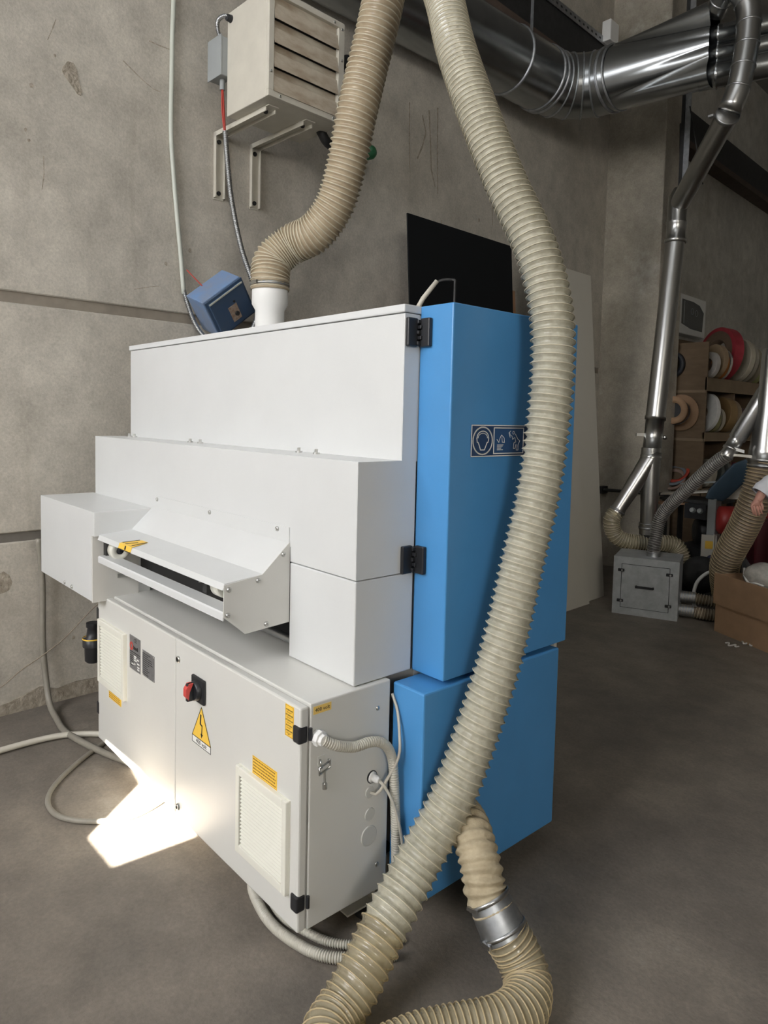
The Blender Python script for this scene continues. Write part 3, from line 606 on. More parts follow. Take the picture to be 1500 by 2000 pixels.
# ------------------------------------------------------------------ hoses
def hose(name_wall, name_wire, pts, r, pitch, amp, m, mw, parent, n=28, wire=0.0022, rpp=6, p_end=None, wn=22, sharp=True, helix=True):
    P = spline(pts, 0.006); fr = frames(P); L = 0.0; ph = [0.0]; tot = sum((P[i+1]-P[i]).length for i in range(len(P)-1))
    def pit(x):
        if callable(pitch): return pitch(x)
        return pitch
    for i in range(1, len(P)):
        d = (P[i]-P[i-1]).length; L += d; ph.append(ph[-1]+d/pit(L/tot))
    T = ph[-1]; nr = max(8, int(T*rpp))
    def at(q):
        lo, hi = 0, len(ph)-1
        while hi-lo > 1:
            mid = (lo+hi)//2
            if ph[mid] <= q: lo = mid
            else: hi = mid
        t = (q-ph[lo])/max(1e-9, ph[hi]-ph[lo]); a, b = fr[lo], fr[hi]
        return a[0].lerp(b[0], t), a[1].lerp(b[1], t).normalized(), a[2].lerp(b[2], t).normalized()
    def am(x): return amp(x) if callable(amp) else amp
    mb = MB(); vs = []
    for k in range(nr+1):
        q = T*k/nr; p, u, w_ = at(q); a_ = am(k/nr)
        for i in range(n):
            th = 2*math.pi*i/n; f = (q + (i/n if helix else 0)) % 1.0; e = abs(2*f-1)   # crest at f = 0
            rad = r + a_*((2*e-1) if sharp else math.cos(2*math.pi*f))
            vs.append(p + u*(rad*math.cos(th)) + w_*(rad*math.sin(th)))
    mb.add(vs, [[k*n+i, k*n+(i+1) % n, (k+1)*n+(i+1) % n, (k+1)*n+i] for k in range(nr) for i in range(n)], True)
    o = build(mb, name_wall, m, parent)
    if wire:
        pts2 = []; q = 0.0
        tn = int(T*wn)
        for k in range(tn):
            qq = k/wn; p, u, w_ = at(qq); th = -2*math.pi*qq if helix else 0
            a_ = am(qq/T); th = -2*math.pi*((qq) % 1.0)
            pts2.append(p + u*((r+a_)*math.cos(th)) + w_*((r+a_)*math.sin(th)))
        mb = MB().sweep(pts2, wire, 5, True); build(mb, name_wire, mw, o)
    return o
def band(mb, P0, ax, r, h, t=0.0015): mb.lathe(P0, ax, [(-h/2, r), (-h/2, r+t), (h/2, r+t), (h/2, r)], 28, True, False)

# hose from the lid up to the roof
ha = thing('extraction_hose', 'thick dusty beige ribbed hose rising from the outlet on the machine lid', 'hose', (-3.085, 1.95, 2.3))
A = [(-3.085, 1.95, 2.285), (-3.088, 1.952, 2.355), (-3.095, 1.975, 2.44), (-3.037, 2.047, 2.519), (-2.921, 2.106, 2.568), (-2.825, 2.150, 2.685), (-2.758, 2.167, 2.859), (-2.700, 2.178, 3.089), (-2.662, 2.214, 3.327), (-2.616, 2.240, 3.532), (-2.604, 2.272, 3.727), (-2.60, 2.32, 4.1), (-2.6, 2.4, 4.7)]
hose('hose_wall', 'wire_helix', A, 0.0935, lambda x: 0.017+0.009*min(1, max(0, (x-0.08)/0.22)), 0.0048, 'hose_dusty', 'hose_wire', ha, wire=0.003, sharp=False)
m_ = MB(); band(m_, (-3.085, 1.95, 2.29), (0, 0, 1), 0.094, 0.022, 0.003); band(m_, (-3.085, 1.95, 2.325), (0, 0, 1), 0.094, 0.02, 0.0025); c_ = build(m_, 'hose_cuff', 'hose_dusty', ha)
m_ = MB(); band(m_, (-3.085, 1.95, 2.307), (0, 0.0, 1), 0.0965, 0.014, 0.003); h_ = build(m_, 'hose_clamp', 'steel', ha)
m_ = MB().obox((-3.072, 1.852, 2.308), (0.022, 0, 0), (0, 0.006, 0), (0, 0, 0.009)); m_.cyl((-3.12, 1.853, 2.308), (-3.095, 1.851, 2.308), 0.006, n=10); build(m_, 'clamp_screw', 'screw_steel', h_)

# front hose hanging from the roof, looping on the floor and back to the machine
hb = thing('extraction_hose', 'long translucent ribbed hose hanging in front of the blue side doors', 'hose', (-1.36, 1.3, 0.0))
B = [(-2.05, 1.82, 3.9), (-1.93, 1.83, 3.5), (-1.85, 1.84, 3.26), (-1.79, 1.84, 3.11), (-1.72, 1.83, 2.92), (-1.63, 1.85, 2.69), (-1.53, 1.89, 2.44), (-1.43, 1.92, 2.23), (-1.37, 1.93, 2.05), (-1.34, 1.92, 1.89), (-1.33, 1.90, 1.69), (-1.33, 1.86, 1.44), (-1.34, 1.80, 1.20), (-1.35, 1.73, 0.94), (-1.37, 1.65, 0.70), (-1.39, 1.55, 0.48), (-1.41, 1.43, 0.32), (-1.395, 1.285, 0.20)]
hose('hose_wall', 'wire_helix', B, 0.0665, lambda x: 0.0165+0.0095*min(1, max(0, (x-0.30)/0.18)) + 0.004*max(0, (x-0.75)/0.25), lambda x: 0.0018+0.0038*min(1, max(0, (x-0.30)/0.25)), 'hose_front', 'hose_wire', hb, wire=0.0017)
B2 = [(-1.395, 1.285, 0.20), (-1.37, 1.18, 0.125), (-1.355, 1.10, 0.08), (-1.325, 1.03, 0.072), (-1.27, 0.99, 0.072), (-1.215, 1.03, 0.072), (-1.185, 1.11, 0.072), (-1.155, 1.21, 0.072), (-1.11, 1.30, 0.072), (-1.06, 1.40, 0.072), (-1.055, 1.49, 0.072), (-1.09, 1.555, 0.085), (-1.135, 1.57, 0.13), (-1.175, 1.55, 0.19)]
hose('clear_hose_wall', 'wire_helix', B2, 0.0655, lambda x: 0.028-0.010*min(1, max(0, (x-0.1)/0.25)), lambda x: 0.0045-0.003*min(1, x/0.3), 'hose_clear', 'hose_wire_brown', hb, wire=0.0022)
ax = Vector((-0.045, -0.005, 0.06)).normalized(); P0 = Vector((-1.178, 1.549, 0.192))
cp = build(MB().lathe(P0, ax, [(-0.02, 0.068), (0.0, 0.0685), (0.012, 0.0665), (0.04, 0.0655), (0.075, 0.061)], 32), 'metal_coupling', 'galvanised', hb)
m_ = MB(); band(m_, P0-ax*0.004, ax, 0.070, 0.010, 0.002); m_.obox(P0-ax*0.004+Vector((0.0, -0.072, -0.01)), (0.014, 0, 0), (0, 0.005, 0), (0, 0, 0.006)); build(m_, 'hose_clamp', 'steel', cp)

hf = thing('extraction_hose', 'short dust-caked fabric hose between the blue cover and the metal coupling', 'hose', (-1.3, 1.57, 0.2))
F = [P0+ax*0.045, P0+ax*0.10, (-1.265, 1.553, 0.322), (-1.305, 1.572, 0.365), (-1.355, 1.60, 0.39), (-1.42, 1.64, 0.385), (-1.488, 1.68, 0.36)]
hose('hose_wall', 'wire_helix', F, 0.060, 0.026, 0.0045, 'hose_fabric', 'hose_fabric', hf, wire=0, sharp=False, rpp=8)
m_ = MB(); band(m_, P0+ax*0.082, ax, 0.0645, 0.011, 0.002); m_.obox(P0+ax*0.082+Vector((-0.005, -0.066, -0.006)), (0.018, 0, 0.004), (0, 0.004, 0), (0, 0, 0.005)); build(m_, 'hose_clamp', 'steel', hf)
m_ = MB().lathe((-1.489, 1.68, 0.36), (1, -0.3, 0), [(-0.005, 0.075), (0.008, 0.075), (0.008, 0.062), (0.03, 0.062)], 28); build(m_, 'inlet_flange', 'blue_paint', hf)

def cable(name, label, pts, r, m, cat='cable', group=None, step=0.02, n=8, zmin=None):
    P = spline(pts, step)
    if zmin is not None: P = [Vector((p.x, p.y, max(p.z, zmin))) for p in P]
    return tag(build(MB().sweep(P, r, n), name, m), label, cat, group)
def conduit(name, label, pts, r, m, pitch=0.008, amp=0.0018, cat='conduit', group=None, n=14):
    P = spline(pts, pitch/4); R_ = [r+amp*(1 if k % 4 in (0, 1) else -1) for k in range(len(P))]
    return tag(build(MB().sweep(P, R_, n), name, m), label, cat, group)
conduit('flexible_conduit', 'pale ribbed conduit curving from the cabinet side gland down along the blue cover', [(-1.597, 1.212, 0.694), (-1.585, 1.25, 0.672), (-1.583, 1.317, 0.647), (-1.580, 1.385, 0.644), (-1.580, 1.440, 0.620), (-1.585, 1.478, 0.564), (-1.580, 1.487, 0.477), (-1.578, 1.497, 0.318), (-1.582, 1.510, 0.123), (-1.61, 1.55, 0.05), (-1.68, 1.66, 0.02)], 0.0145, 'conduit_white')
conduit('flexible_conduit', 'outer of the two ribbed conduits on the floor under the cabinet corner', [(-2.10, 1.33, 0.05), (-2.03, 1.24, 0.018), (-1.916, 1.196, 0.018), (-1.794, 1.180, 0.018), (-1.674, 1.198, 0.018), (-1.591, 1.232, 0.018), (-1.525, 1.300, 0.018), (-1.46, 1.40, 0.018)], 0.0155, 'conduit_white')
conduit('flexible_conduit', 'inner of the two ribbed conduits on the floor under the cabinet corner', [(-2.06, 1.36, 0.05), (-1.98, 1.27, 0.018), (-1.833, 1.226, 0.018), (-1.720, 1.243, 0.018), (-1.630, 1.275, 0.018), (-1.565, 1.336, 0.018), (-1.50, 1.45, 0.018)], 0.0125, 'conduit_white')
cable('power_cable', 'thin grey cable running from the lower cabinet gland down to the floor', [(-1.597, 1.438, 0.493), (-1.580, 1.452, 0.470), (-1.562, 1.475, 0.406), (-1.555, 1.505, 0.285), (-1.565, 1.520, 0.155), (-1.60, 1.58, 0.05), (-1.68, 1.64, 0.01)], 0.005, 'cable_white', zmin=0.005)
cable('power_cable', 'thin white cable looping up from the cabinet side behind the top edge', [(-1.623, 1.424, 0.449), (-1.60, 1.435, 0.452), (-1.585, 1.464, 0.500), (-1.565, 1.490, 0.570), (-1.575, 1.500, 0.640), (-1.60, 1.512, 0.703), (-1.628, 1.513, 0.75)], 0.0048, 'cable_white')
cable('floor_cable', 'grey cable dropping down the wall from the drive cover and crossing to the cabinet', [(-4.02, 1.10, 0.95), (-4.03, 1.12, 0.70), (-4.03, 1.12, 0.39), (-4.02, 1.13, 0.18), (-3.95, 1.13, 0.05), (-3.80, 1.12, 0.022), (-3.61, 1.11, 0.02), (-3.35, 1.16, 0.02), (-3.10, 1.24, 0.02), (-2.9, 1.35, 0.02)], 0.016, 'cable_grey', zmin=0.016)
cable('floor_cable', 'cable along the foot of the wall leaving the picture on the left', [(-3.62, 0.2, 0.02), (-3.60, 0.60, 0.02), (-3.61, 0.90, 0.02), (-3.60, 1.04, 0.02), (-3.57, 1.12, 0.02), (-3.48, 1.24, 0.02), (-3.3, 1.36, 0.02)], 0.015, 'cable_white', zmin=0.015)
cable('floor_cable', 'grey cable lying in a loop on the floor beside the sunlit patch', [(-3.45, 1.30, 0.011), (-3.39, 1.21, 0.011), (-3.27, 1.05, 0.011), (-3.13, 0.91, 0.011), (-3.01, 0.85, 0.011), (-2.89, 0.85, 0.011), (-2.80, 0.90, 0.011), (-2.73, 0.98, 0.011), (-2.69, 1.08, 0.011), (-2.72, 1.21, 0.011), (-2.80, 1.35, 0.011)], 0.011, 'cable_grey', zmin=0.011)
cable('thin_wire', 'thin brown wire slung diagonally across the lower wall', [(-3.97, 0.5, 0.0), (-3.97, 0.87, 0.18), (-3.97, 0.99, 0.26), (-3.98, 1.11, 0.32), (-3.98, 1.23, 0.40), (-3.99, 1.39, 0.54), (-3.95, 1.5, 0.62)], 0.0032, 'cable_brown', zmin=0.003)
# air filter regulator beside the cabinet
ar = thing('air_regulator', 'black air filter regulator hanging at the left end of the cabinet', 'regulator', (-3.40, 1.17, 0.40))
build(MB().lathe((-3.40, 1.17, 0.43), (0, 0, 1), [(0, 0.026), (0.01, 0.036), (0.075, 0.038), (0.08, 0.042)], 20), 'filter_bowl', 'black_plastic', ar)
build(MB().lathe((-3.40, 1.17, 0.51), (0, 0, 1), [(0, 0.046), (0.035, 0.046), (0.045, 0.03), (0.09, 0.024), (0.095, 0.03), (0.115, 0.03)], 20), 'regulator_head', 'black_plastic', ar)
build(MB().lathe((-3.40, 1.17, 0.547), (0, 0, 1), [(0, 0.0475), (0.006, 0.0475)], 20, True, False), 'yellow_mark', 'yellow_label', ar)
build(MB().box(-3.40, -3.27, 1.185, 1.215, 0.52, 0.55), 'mount_arm', 'dark_steel', ar)

# junk on top of the machine
st = tag(build(MB().sweep([(-2.02, 1.92, 2.022), (-1.985, 1.96, 2.12), (-1.95, 2.0, 2.19)], [0.010, 0.010, 0.009], 10), 'paint_stick', 'cable_white'), 'pale stick propped on the machine lid beside the blue door', 'stick')
gv = MB(); gv.ball((-1.93, 1.99, 2.045), 0.05, 14, (1.0, 1.4, 0.6)); gv.ball((-1.88, 2.06, 2.04), 0.045, 12, (1.0, 1.2, 0.55)); gv.ball((-1.97, 1.95, 2.035), 0.03, 12, (1.0, 1.3, 0.7))
tag(build(gv, 'rag', 'dark_cloth'), 'dark crumpled rag lying on top of the machine', 'rag')
tag(build(MB().sweep(spline([(-1.96, 2.0, 2.18), (-1.94, 2.02, 2.195), (-1.905, 2.05, 2.195), (-1.90, 2.05, 2.18), (-1.90, 2.05, 2.02)], 0.01), 0.005, 8), 'bent_rod', 'dark_steel'), 'dark bent rod standing on the lid in front of the black sheet', 'rod')

# ------------------------------------------------------------------ things on the wall
ht = thing('air_heater', 'beige louvred air heater on wall brackets high above the machine', 'heater', W(2.38, 0.4, 3.42))
FN = 0.675      # front face distance off the wall
y0, y1, z0, z1 = 2.115, 2.665, 3.425, 4.02
m_ = MB(); wbox(m_, y0, y1, 0.26, FN-0.012, z0, z1); build(m_, 'heater_body', 'heater_paint', ht, bevel=0.004)
m_ = MB()
for a in ((y0, y1, z0, z0+0.035), (y0, y1, z1-0.035, z1), (y0, y0+0.035, z0+0.035, z1-0.035), (y1-0.045, y1, z0+0.035, z1-0.035)): wbox(m_, a[0], a[1], FN-0.012, FN+0.014, a[2], a[3])
build(m_, 'front_frame', 'heater_paint', ht, bevel=0.002)
m_ = MB(); wbox(m_, y0+0.035, y1-0.045, FN-0.02, FN-0.011, z0+0.035, z1-0.035); build(m_, 'coil_grid', 'dark_interior', ht)
src = None; nl = 4; hh = (z1-z0-0.07)/nl
for k in range(nl):
    zc = z0+0.035+hh*k
    if src is None:
        prof = [(FN-0.010, hh*1.02), (FN-0.008, hh*0.72), (FN+0.004, hh*0.66), (FN+0.020, -hh*0.02), (FN+0.017, -hh*0.02), (FN+0.000, hh*0.64), (FN-0.011, hh*0.70)]
        m_ = MB(); m_.prism([W(y0+0.037, a, b) for a, b in prof], WT*((y1-y0-0.084)/WT.y)); src = build(m_, 'louver', 'louver_paint', ht, origin=(0, 0, 0)); src.location = Vector((0, 0, zc))-WL[ht.name]
    else: twin(src, (0, 0, zc), ht)
for y, z in ((y0+0.016, 3.56), (y0+0.016, 3.98), (y1-0.02, 3.56), (y1-0.02, 3.80), (y1-0.02, 3.98), (y0+0.08, z0+0.018), (y1-0.08, z0+0.018), (y1-0.08, z1-0.018)): screws('frame_screw', [W(y, FN+0.014, z)], WNRM, ht, 0.008, 0.004)
for yb in (2.215, 2.485):
    b_ = thing('wall_bracket', 'beige steel wall bracket under the heater, %s' % ('the one behind the red wires' if yb < 2.3 else 'the one nearer the ribbed hose'), 'bracket', W(yb, 0, 3.0), 'heater brackets')
    m_ = MB(); wbox(m_, yb-0.035, yb+0.035, 0.0, 0.006, 3.01, 3.42); wbox(m_, yb-0.035, yb-0.029, 0.0, 0.03, 3.02, 3.42); wbox(m_, yb+0.029, yb+0.035, 0.0, 0.03, 3.02, 3.42); build(m_, 'upright', 'heater_paint', b_)
    m_ = MB(); wbox(m_, yb-0.035, yb+0.035, 0.0, 0.60, 3.417, 3.423); wbox(m_, yb-0.035, yb-0.029, 0.0, 0.57, 3.395, 3.42); wbox(m_, yb+0.029, yb+0.035, 0.0, 0.57, 3.395, 3.42); build(m_, 'arm', 'heater_paint', b_)
    for p_, n_ in ((W(yb, 0.006, 3.05), WNRM), (W(yb, 0.006, 3.37), WNRM), (W(yb, 0.52, 3.417), Vector((0, 0, -1)))):
        m_ = MB(); screw(m_, p_, n_, 0.014, 0.014); build(m_, 'bolt', 'dark_steel', b_)
jb = thing('junction_box', 'small grey metal junction box on the side of the heater', 'junction box', W(2.13, 0.1, 3.65))
m_ = MB(); wbox(m_, 2.075, 2.155, 0.12, 0.26, 3.66, 3.885); build(m_, 'box_body', 'machine_grey', jb, bevel=0.005)
m_ = MB(); wbox(m_, 2.068, 2.076, 0.115, 0.265, 3.655, 3.89); build(m_, 'box_cover', 'machine_grey', jb, bevel=0.002)
m_ = MB().cyl(W(2.12, 0.20, 3.60), W(2.12, 0.20, 3.66), 0.016, n=12); build(m_, 'gland', 'machine_grey', jb)
conduit('flexible_conduit', 'short steel flexible conduit from the junction box to the heater', [W(2.12, 0.20, 3.885), W(2.095, 0.19, 3.935), W(2.075, 0.22, 3.98), W(2.085, 0.28, 3.99), W(2.12, 0.31, 3.975)], 0.011, 'steel')
m_ = MB()
for k in range(4):
    a = k*1.6; P = spline([W(2.12+0.004*math.cos(a), 0.20+0.005*math.sin(a), 3.61), W(2.125+0.008*math.cos(a), 0.205+0.006*math.sin(a), 3.47), W(2.135+0.004*math.cos(a), 0.21, 3.335)], 0.03); m_.sweep(P, 0.004, 6)
tag(build(m_, 'red_wires', 'red_wire'), 'bundle of bare red wires between the junction box and the steel conduit', 'wires')
conduit('flexible_conduit', 'steel flexible conduit hanging from the red wires down behind the machine lid', [W(2.135, 0.21, 3.36), W(2.15, 0.22, 3.15), W(2.17, 0.24, 2.93), W(2.20, 0.30, 2.66), W(2.25, 0.36, 2.44), W(2.27, 0.38, 2.30), W(2.25, 0.36, 2.18), W(2.18, 0.32, 2.09)], 0.0155, 'steel', pitch=0.012, amp=0.0016)
cable('wall_pipe', 'pale plastic conduit running down the wall left of the heater', [W(1.90, 0.02, 4.9), W(1.895, 0.02, 4.16), W(1.886, 0.02, 3.892), W(1.884, 0.02, 3.714), W(1.880, 0.02, 3.356), W(1.895, 0.02, 3.118), W(1.920, 0.022, 2.85), W(1.945, 0.024, 2.609), W(1.963, 0.03, 2.38)], 0.014, 'pvc_grey', 'pipe', step=0.05, n=10)
# tilted blue switch box hanging in the cables
C0 = Vector((-3.822, 1.963, 2.29)); k_ = 4.1/3.75
ea, eb, ec_ = Vector((-0.162, -0.027, 0.060))*k_, Vector((0.028, 0.206, 0.171))*k_, Vector((-0.085, 0.147, -0.164))*k_
bx = thing('switch_box', 'dented blue metal switch box hanging askew above the machine lid', 'switch box', C0+ec_*0.9)
ctr = C0 + (ea+eb+ec_)/2
build(MB().obox(ctr+ea*0.04, ea*0.46, eb*0.5, ec_*0.5), 'box_body', 'blue_enamel', bx, bevel=0.006)
fc = C0 + (eb+ec_)/2
dn = (-ea).normalized()
build(MB().obox(fc-ea*0.0, ea*0.03, eb*0.5, ec_*0.5), 'box_rim', 'dark_blue_enamel', bx, bevel=0.003)
build(MB().obox(fc+dn*0.012, dn*0.008, eb*0.45, ec_*0.44), 'box_door', 'dark_blue_enamel', bx, bevel=0.004)
m_ = MB().obox(C0+eb*0.5+ec_*0.07+dn*0.021, dn*0.002, eb*0.44, ec_*0.018); build(m_, 'door_edge', 'pvc_grey', bx)
m_ = MB().obox(C0+eb*0.52+ec_*0.62+dn*0.021, dn*0.002, eb*0.11, ec_*0.20); build(m_, 'torn_label', 'rust', bx)
m_ = MB().lathe(C0+eb*0.55+ec_*0.66+dn*0.02, dn, [(0, 0.016), (0.012, 0.014)], 14); m_.lathe(C0+eb*0.60+ec_*0.36+dn*0.02, dn, [(0, 0.008), (0.003, 0.008)], 12); build(m_, 'lock_stub', 'dark_steel', bx)
m_ = MB().cyl(ctr-eb*0.1+ea*0.35-ec_*0.45, ctr-eb*0.12+ea*0.9-ec_*0.85, 0.004, n=6); build(m_, 'red_stub_wire', 'red_wire', bx)
conduit('flexible_conduit', 'steel flexible conduit curling below the tilted blue switch box', [W(1.963, 0.03, 2.40), W(1.98, 0.06, 2.30), W(2.0, 0.10, 2.20), W(2.03, 0.16, 2.12), W(2.1, 0.24, 2.06), W(2.2, 0.28, 2.0)], 0.013, 'steel', pitch=0.012)
# heater water pipes and green valve behind the hose
m_ = MB(); m_.sweep(spline([W(2.70, 0.42, 3.93), W(2.85, 0.40, 3.95), W(3.02, 0.32, 4.05), W(3.05, 0.12, 4.08), W(3.05, 0.03, 4.08)], 0.03), 0.045, 12)
tag(build(m_, 'insulated_pipe', 'black_rubber'), 'black insulated pipe from the upper right side of the heater to the wall', 'pipe')
m_ = MB(); m_.sweep(spline([W(2.64, 0.50, 3.44), W(2.70, 0.50, 3.38), W(2.85, 0.46, 3.38), W(3.05, 0.36, 3.45), W(3.20, 0.24, 3.53)], 0.03), 0.03, 12)
tag(build(m_, 'insulated_pipe', 'black_rubber'), 'black insulated pipe below the heater running behind the ribbed hose', 'pipe')
gp = thing('valve', 'green capped valve stub showing beside the ribbed hose', 'valve', W(3.28, 0.3, 3.5))
build(MB().lathe(W(3.27, 0.0, 3.53), WNRM, [(0, 0.02), (0.24, 0.02)], 14), 'stub_pipe', 'dark_steel', gp)
build(MB().lathe(W(3.27, 0.24, 3.53), WNRM, [(0, 0.045), (0.05, 0.05), (0.075, 0.04), (0.085, 0.015)], 18), 'valve_cap', 'green_plastic', gp)

# ------------------------------------------------------------------ big duct under the roof
dc = thing('ventilation_duct', 'large round galvanised duct running along the wall and turning right', 'duct', (-3.95, 4, 4.4))
RD, AX, AZ, RB = 0.272, -3.95, 4.725, 0.42
build(MB().lathe((AX, 0.2, AZ), (0, 1, 0), [(0, RD), (2.0, RD), (4.65, RD), (5.17, RD)], 48, True, False), 'straight_duct', 'duct_steel', dc)
for y in (2.6, 4.85, 5.30, 5.36): build(MB().lathe((AX, y, AZ), (0, 1, 0), [(-0.012, RD), (-0.006, RD+0.012), (0.006, RD+0.012), (0.012, RD)], 48, True, False), 'duct_bead', 'galvanised', dc)
NG = 5; cs = Vector((AX+RB, 5.37, AZ)); pts = []
for k in range(NG+1):
    a = (math.pi/2)*k/NG; pts.append((cs + Vector((-RB*math.cos(a), RB*math.sin(a), 0)), Vector((math.sin(a), math.cos(a), 0))))
for k in range(NG):
    (p, d), (q, e) = pts[k], pts[k+1]; vs = []
    for c, t in ((p, d), (q, e)):
        u = Vector((t.y, -t.x, 0))
        vs += [c + u*(RD*math.cos(2*math.pi*i/48)) + Vector((0, 0, RD*math.sin(2*math.pi*i/48))) for i in range(48)]
    mb = MB().add(vs, [[i, (i+1) % 48, 48+(i+1) % 48, 48+i] for i in range(48)], True); build(mb, 'elbow_gore', 'duct_steel', dc)
    mb = MB().lathe(q, e, [(-0.008, RD), (-0.003, RD+0.009), (0.003, RD+0.009), (0.008, RD)], 48, True, False); build(mb, 'duct_bead', 'galvanised', dc)
# fanned manifold
X0, X1, YM = AX+RB+0.02, -2.62, 5.37+RB
lob = [(0.235, 0.105), (0.07, 0.085), (-0.08, 0.085), (-0.235, 0.105)]
def sec(a):
    y_, z_ = math.cos(a), math.sin(a); best = 0
    # distance of the outline from the centre along (y_, z_) for the union of the lobes
    for zc, r in lob:
        b = z_*zc; disc = b*b-(zc*zc-r*r)
        if disc >= 0: best = max(best, b+math.sqrt(disc))
    return best
NS, NK = 96, 14; vs = []
for k in range(NK+1):
    t = k/NK; x = X0+(X1-X0)*t; tt = t
    for i in range(NS):
        a = 2*math.pi*i/NS; r = RD*(1-tt)+max(0.085, sec(a))*tt
        vs.append((x, YM + r*math.cos(a), AZ + r*math.sin(a) - 0.02*t))
mf = build(MB().add(vs, [[k*NS+i, k*NS+(i+1) % NS, (k+1)*NS+(i+1) % NS, (k+1)*NS+i] for k in range(NK) for i in range(NS)], True), 'branch_manifold', 'duct_steel', dc)
for x in (X0-0.01, X0+0.05): build(MB().lathe((x, YM, AZ), (1, 0, 0), [(-0.01, RD), (-0.004, RD+0.011), (0.004, RD+0.011), (0.01, RD-0.003)], 48, True, False), 'duct_bead', 'galvanised', dc)
for zc, r in lob[1:]: build(MB().lathe((X1-0.1, YM, AZ+zc-0.02), (1, 0.3, -0.02), [(0, r-0.005), (0.12, r-0.005), (0.13, r+0.006), (0.14, r-0.005), (1.6, r-0.005)], 24), 'branch_outlet', 'duct_steel', mf)
build(MB().lathe((-1.95, 5.95, 4.55), (1, 0.1, 0), [(0, 0.17), (0.06, 0.18), (2.5, 0.18)], 32), 'branch_outlet', 'duct_steel', mf)
m_ = MB().box(-3.86, -3.83, 5.02, 5.023, 4.98, 6.9); build(m_, 'hanger_strap', 'galvanised', dc)
# cable tray above the duct
ty = thing('cable_tray', 'perforated galvanised cable tray running along the dark beam', 'cable tray', W(5.4, 0.25, 5.6))
m_ = MB(); wbox(m_, 3.0, 6.95, 0.17, 0.176, 5.60, 5.68); wbox(m_, 3.0, 6.95, 0.02, 0.176, 5.675, 5.68); build(m_, 'tray_channel', 'galvanised', ty)
m_ = MB()
for k in range(46):
    y = 3.1+k*0.083; wbox(m_, y, y+0.03, 0.174, 0.178, 5.632, 5.650)
build(m_, 'tray_slots', 'dark_interior', ty)
tag(build(wbox(MB(), 6.66, 6.84, 0.16, 0.26, 5.62, 5.83), 'junction_box', 'white_plastic', bevel=0.01), 'white plastic junction box on the end of the cable tray', 'junction box')

# ------------------------------------------------------------------ branch pipe with Y pieces
RP = 0.086
bpz = thing('branch_pipe', 'silver extraction pipe coming down beside the column to a forked end', 'pipe', (-3.15, 6.1, 0.6))
T_ = spline([(-2.62, 5.79, 4.94), (-2.54, 5.72, 4.99), (-2.44, 5.63, 5.0), (-2.36, 5.66, 4.93), (-2.317, 5.685, 4.783), (-2.308, 5.67, 4.57), (-2.317, 5.64, 4.37), (-2.336, 5.61, 4.19), (-2.385, 5.595, 4.05)], 0.055)
build(MB().sweep(T_, RP, 28, True), 'elbow_pipe', 'pipe_steel', bpz)
for k in range(2, len(T_)-1, 3):
    m_ = MB(); t = (T_[k+1]-T_[k-1]).normalized(); m_.lathe(T_[k], t, [(-0.008, RP), (-0.003, RP+0.006), (0.003, RP+0.006), (0.008, RP)], 28, True, False); build(m_, 'pipe_bead', 'steel', bpz)
D0, D1 = Vector((-2.395, 5.595, 4.02)), Vector((-3.11, 6.35, 3.67))
build(MB().cyl(D0, D1, RP*0.98, n=28), 'diagonal_pipe', 'pipe_steel', bpz)
m_ = MB(); band(m_, D0, D0-D1, RP, 0.03, 0.006); m_.obox(D0+Vector((-0.09, -0.07, 0.0)), (0.02, 0, 0), (0, 0.02, 0), (0, 0, 0.008)); build(m_, 'pipe_clamp', 'steel', bpz)
V = [Vector((-3.14, 6.375, 3.62)), Vector((-3.14, 6.355, 3.36)), Vector((-3.145, 6.24, 2.25)), Vector((-3.15, 6.18, 1.70))]
zt = [(-3.14, 6.378, 3.95), (-3.14, 6.375, 3.36), (-3.14, 6.35, 3.34)]
build(MB().lathe(Vector((-3.135, 6.37, 3.82)), Vector((-0.003, -0.03, -1)), [(0, 0.04), (0.08, RP), (0.30, RP), (0.31, RP+0.006), (0.33, RP+0.006), (0.34, RP), (0.46, RP), (0.47, RP+0.012), (0.50, RP+0.012), (0.505, RP)], 28), 'upper_y_piece', 'pipe_steel', bpz)
A0, A1 = Vector((-3.14, 6.36, 3.34)), Vector((-3.15, 6.16, 1.68))
build(MB().cyl(A0, A1, RP, n=32), 'straight_pipe', 'pipe_steel', bpz)
dv = (A1-A0).normalized(); L_ = (A1-A0).length
m_ = MB(); m_.lathe(A1, dv, [(-0.03, RP+0.008), (0.0, RP+0.008), (0.0, RP-0.004), (0.30, RP-0.004), (0.30, RP+0.004), (0.33, RP+0.004), (0.335, RP+0.010), (0.36, RP+0.006)], 32, True, False); build(m_, 'sleeve_pipe', 'pipe_steel', bpz)
J = A1+dv*0.36; m_ = MB(); m_.cyl(J+Vector((0, 0, 0.10)), J-Vector((0, 0, 0.02)), RP, n=28)
R1 = Vector((-3.14, 6.11, 0.72)); m_.cyl(J, R1, RP, RP*0.86, n=28); m_.cyl(R1, R1-Vector((0, 0, 0.10)), RP*0.92, n=28); 
L1 = Vector((-3.325, 5.90, 0.86)); m_.cyl(J-Vector((0, 0, 0.0)), L1, RP, RP*0.72, n=28); ld = (L1-J).normalized(); m_.cyl(L1, L1+ld*0.09, RP*0.76, n=24)
build(m_, 'forked_end', 'pipe_steel', bpz)
for p_, a_, r_, h_ in ((L1+ld*0.03, ld, RP*0.78, 0.02), (R1-Vector((0, 0, 0.04)), (0, 0, 1), RP*0.95, 0.02), (R1, (0, 0, 1), RP*0.9, 0.012)):
    m_ = MB(); band(m_, p_, a_, r_, h_, 0.006); build(m_, 'pipe_bead', 'steel', bpz)
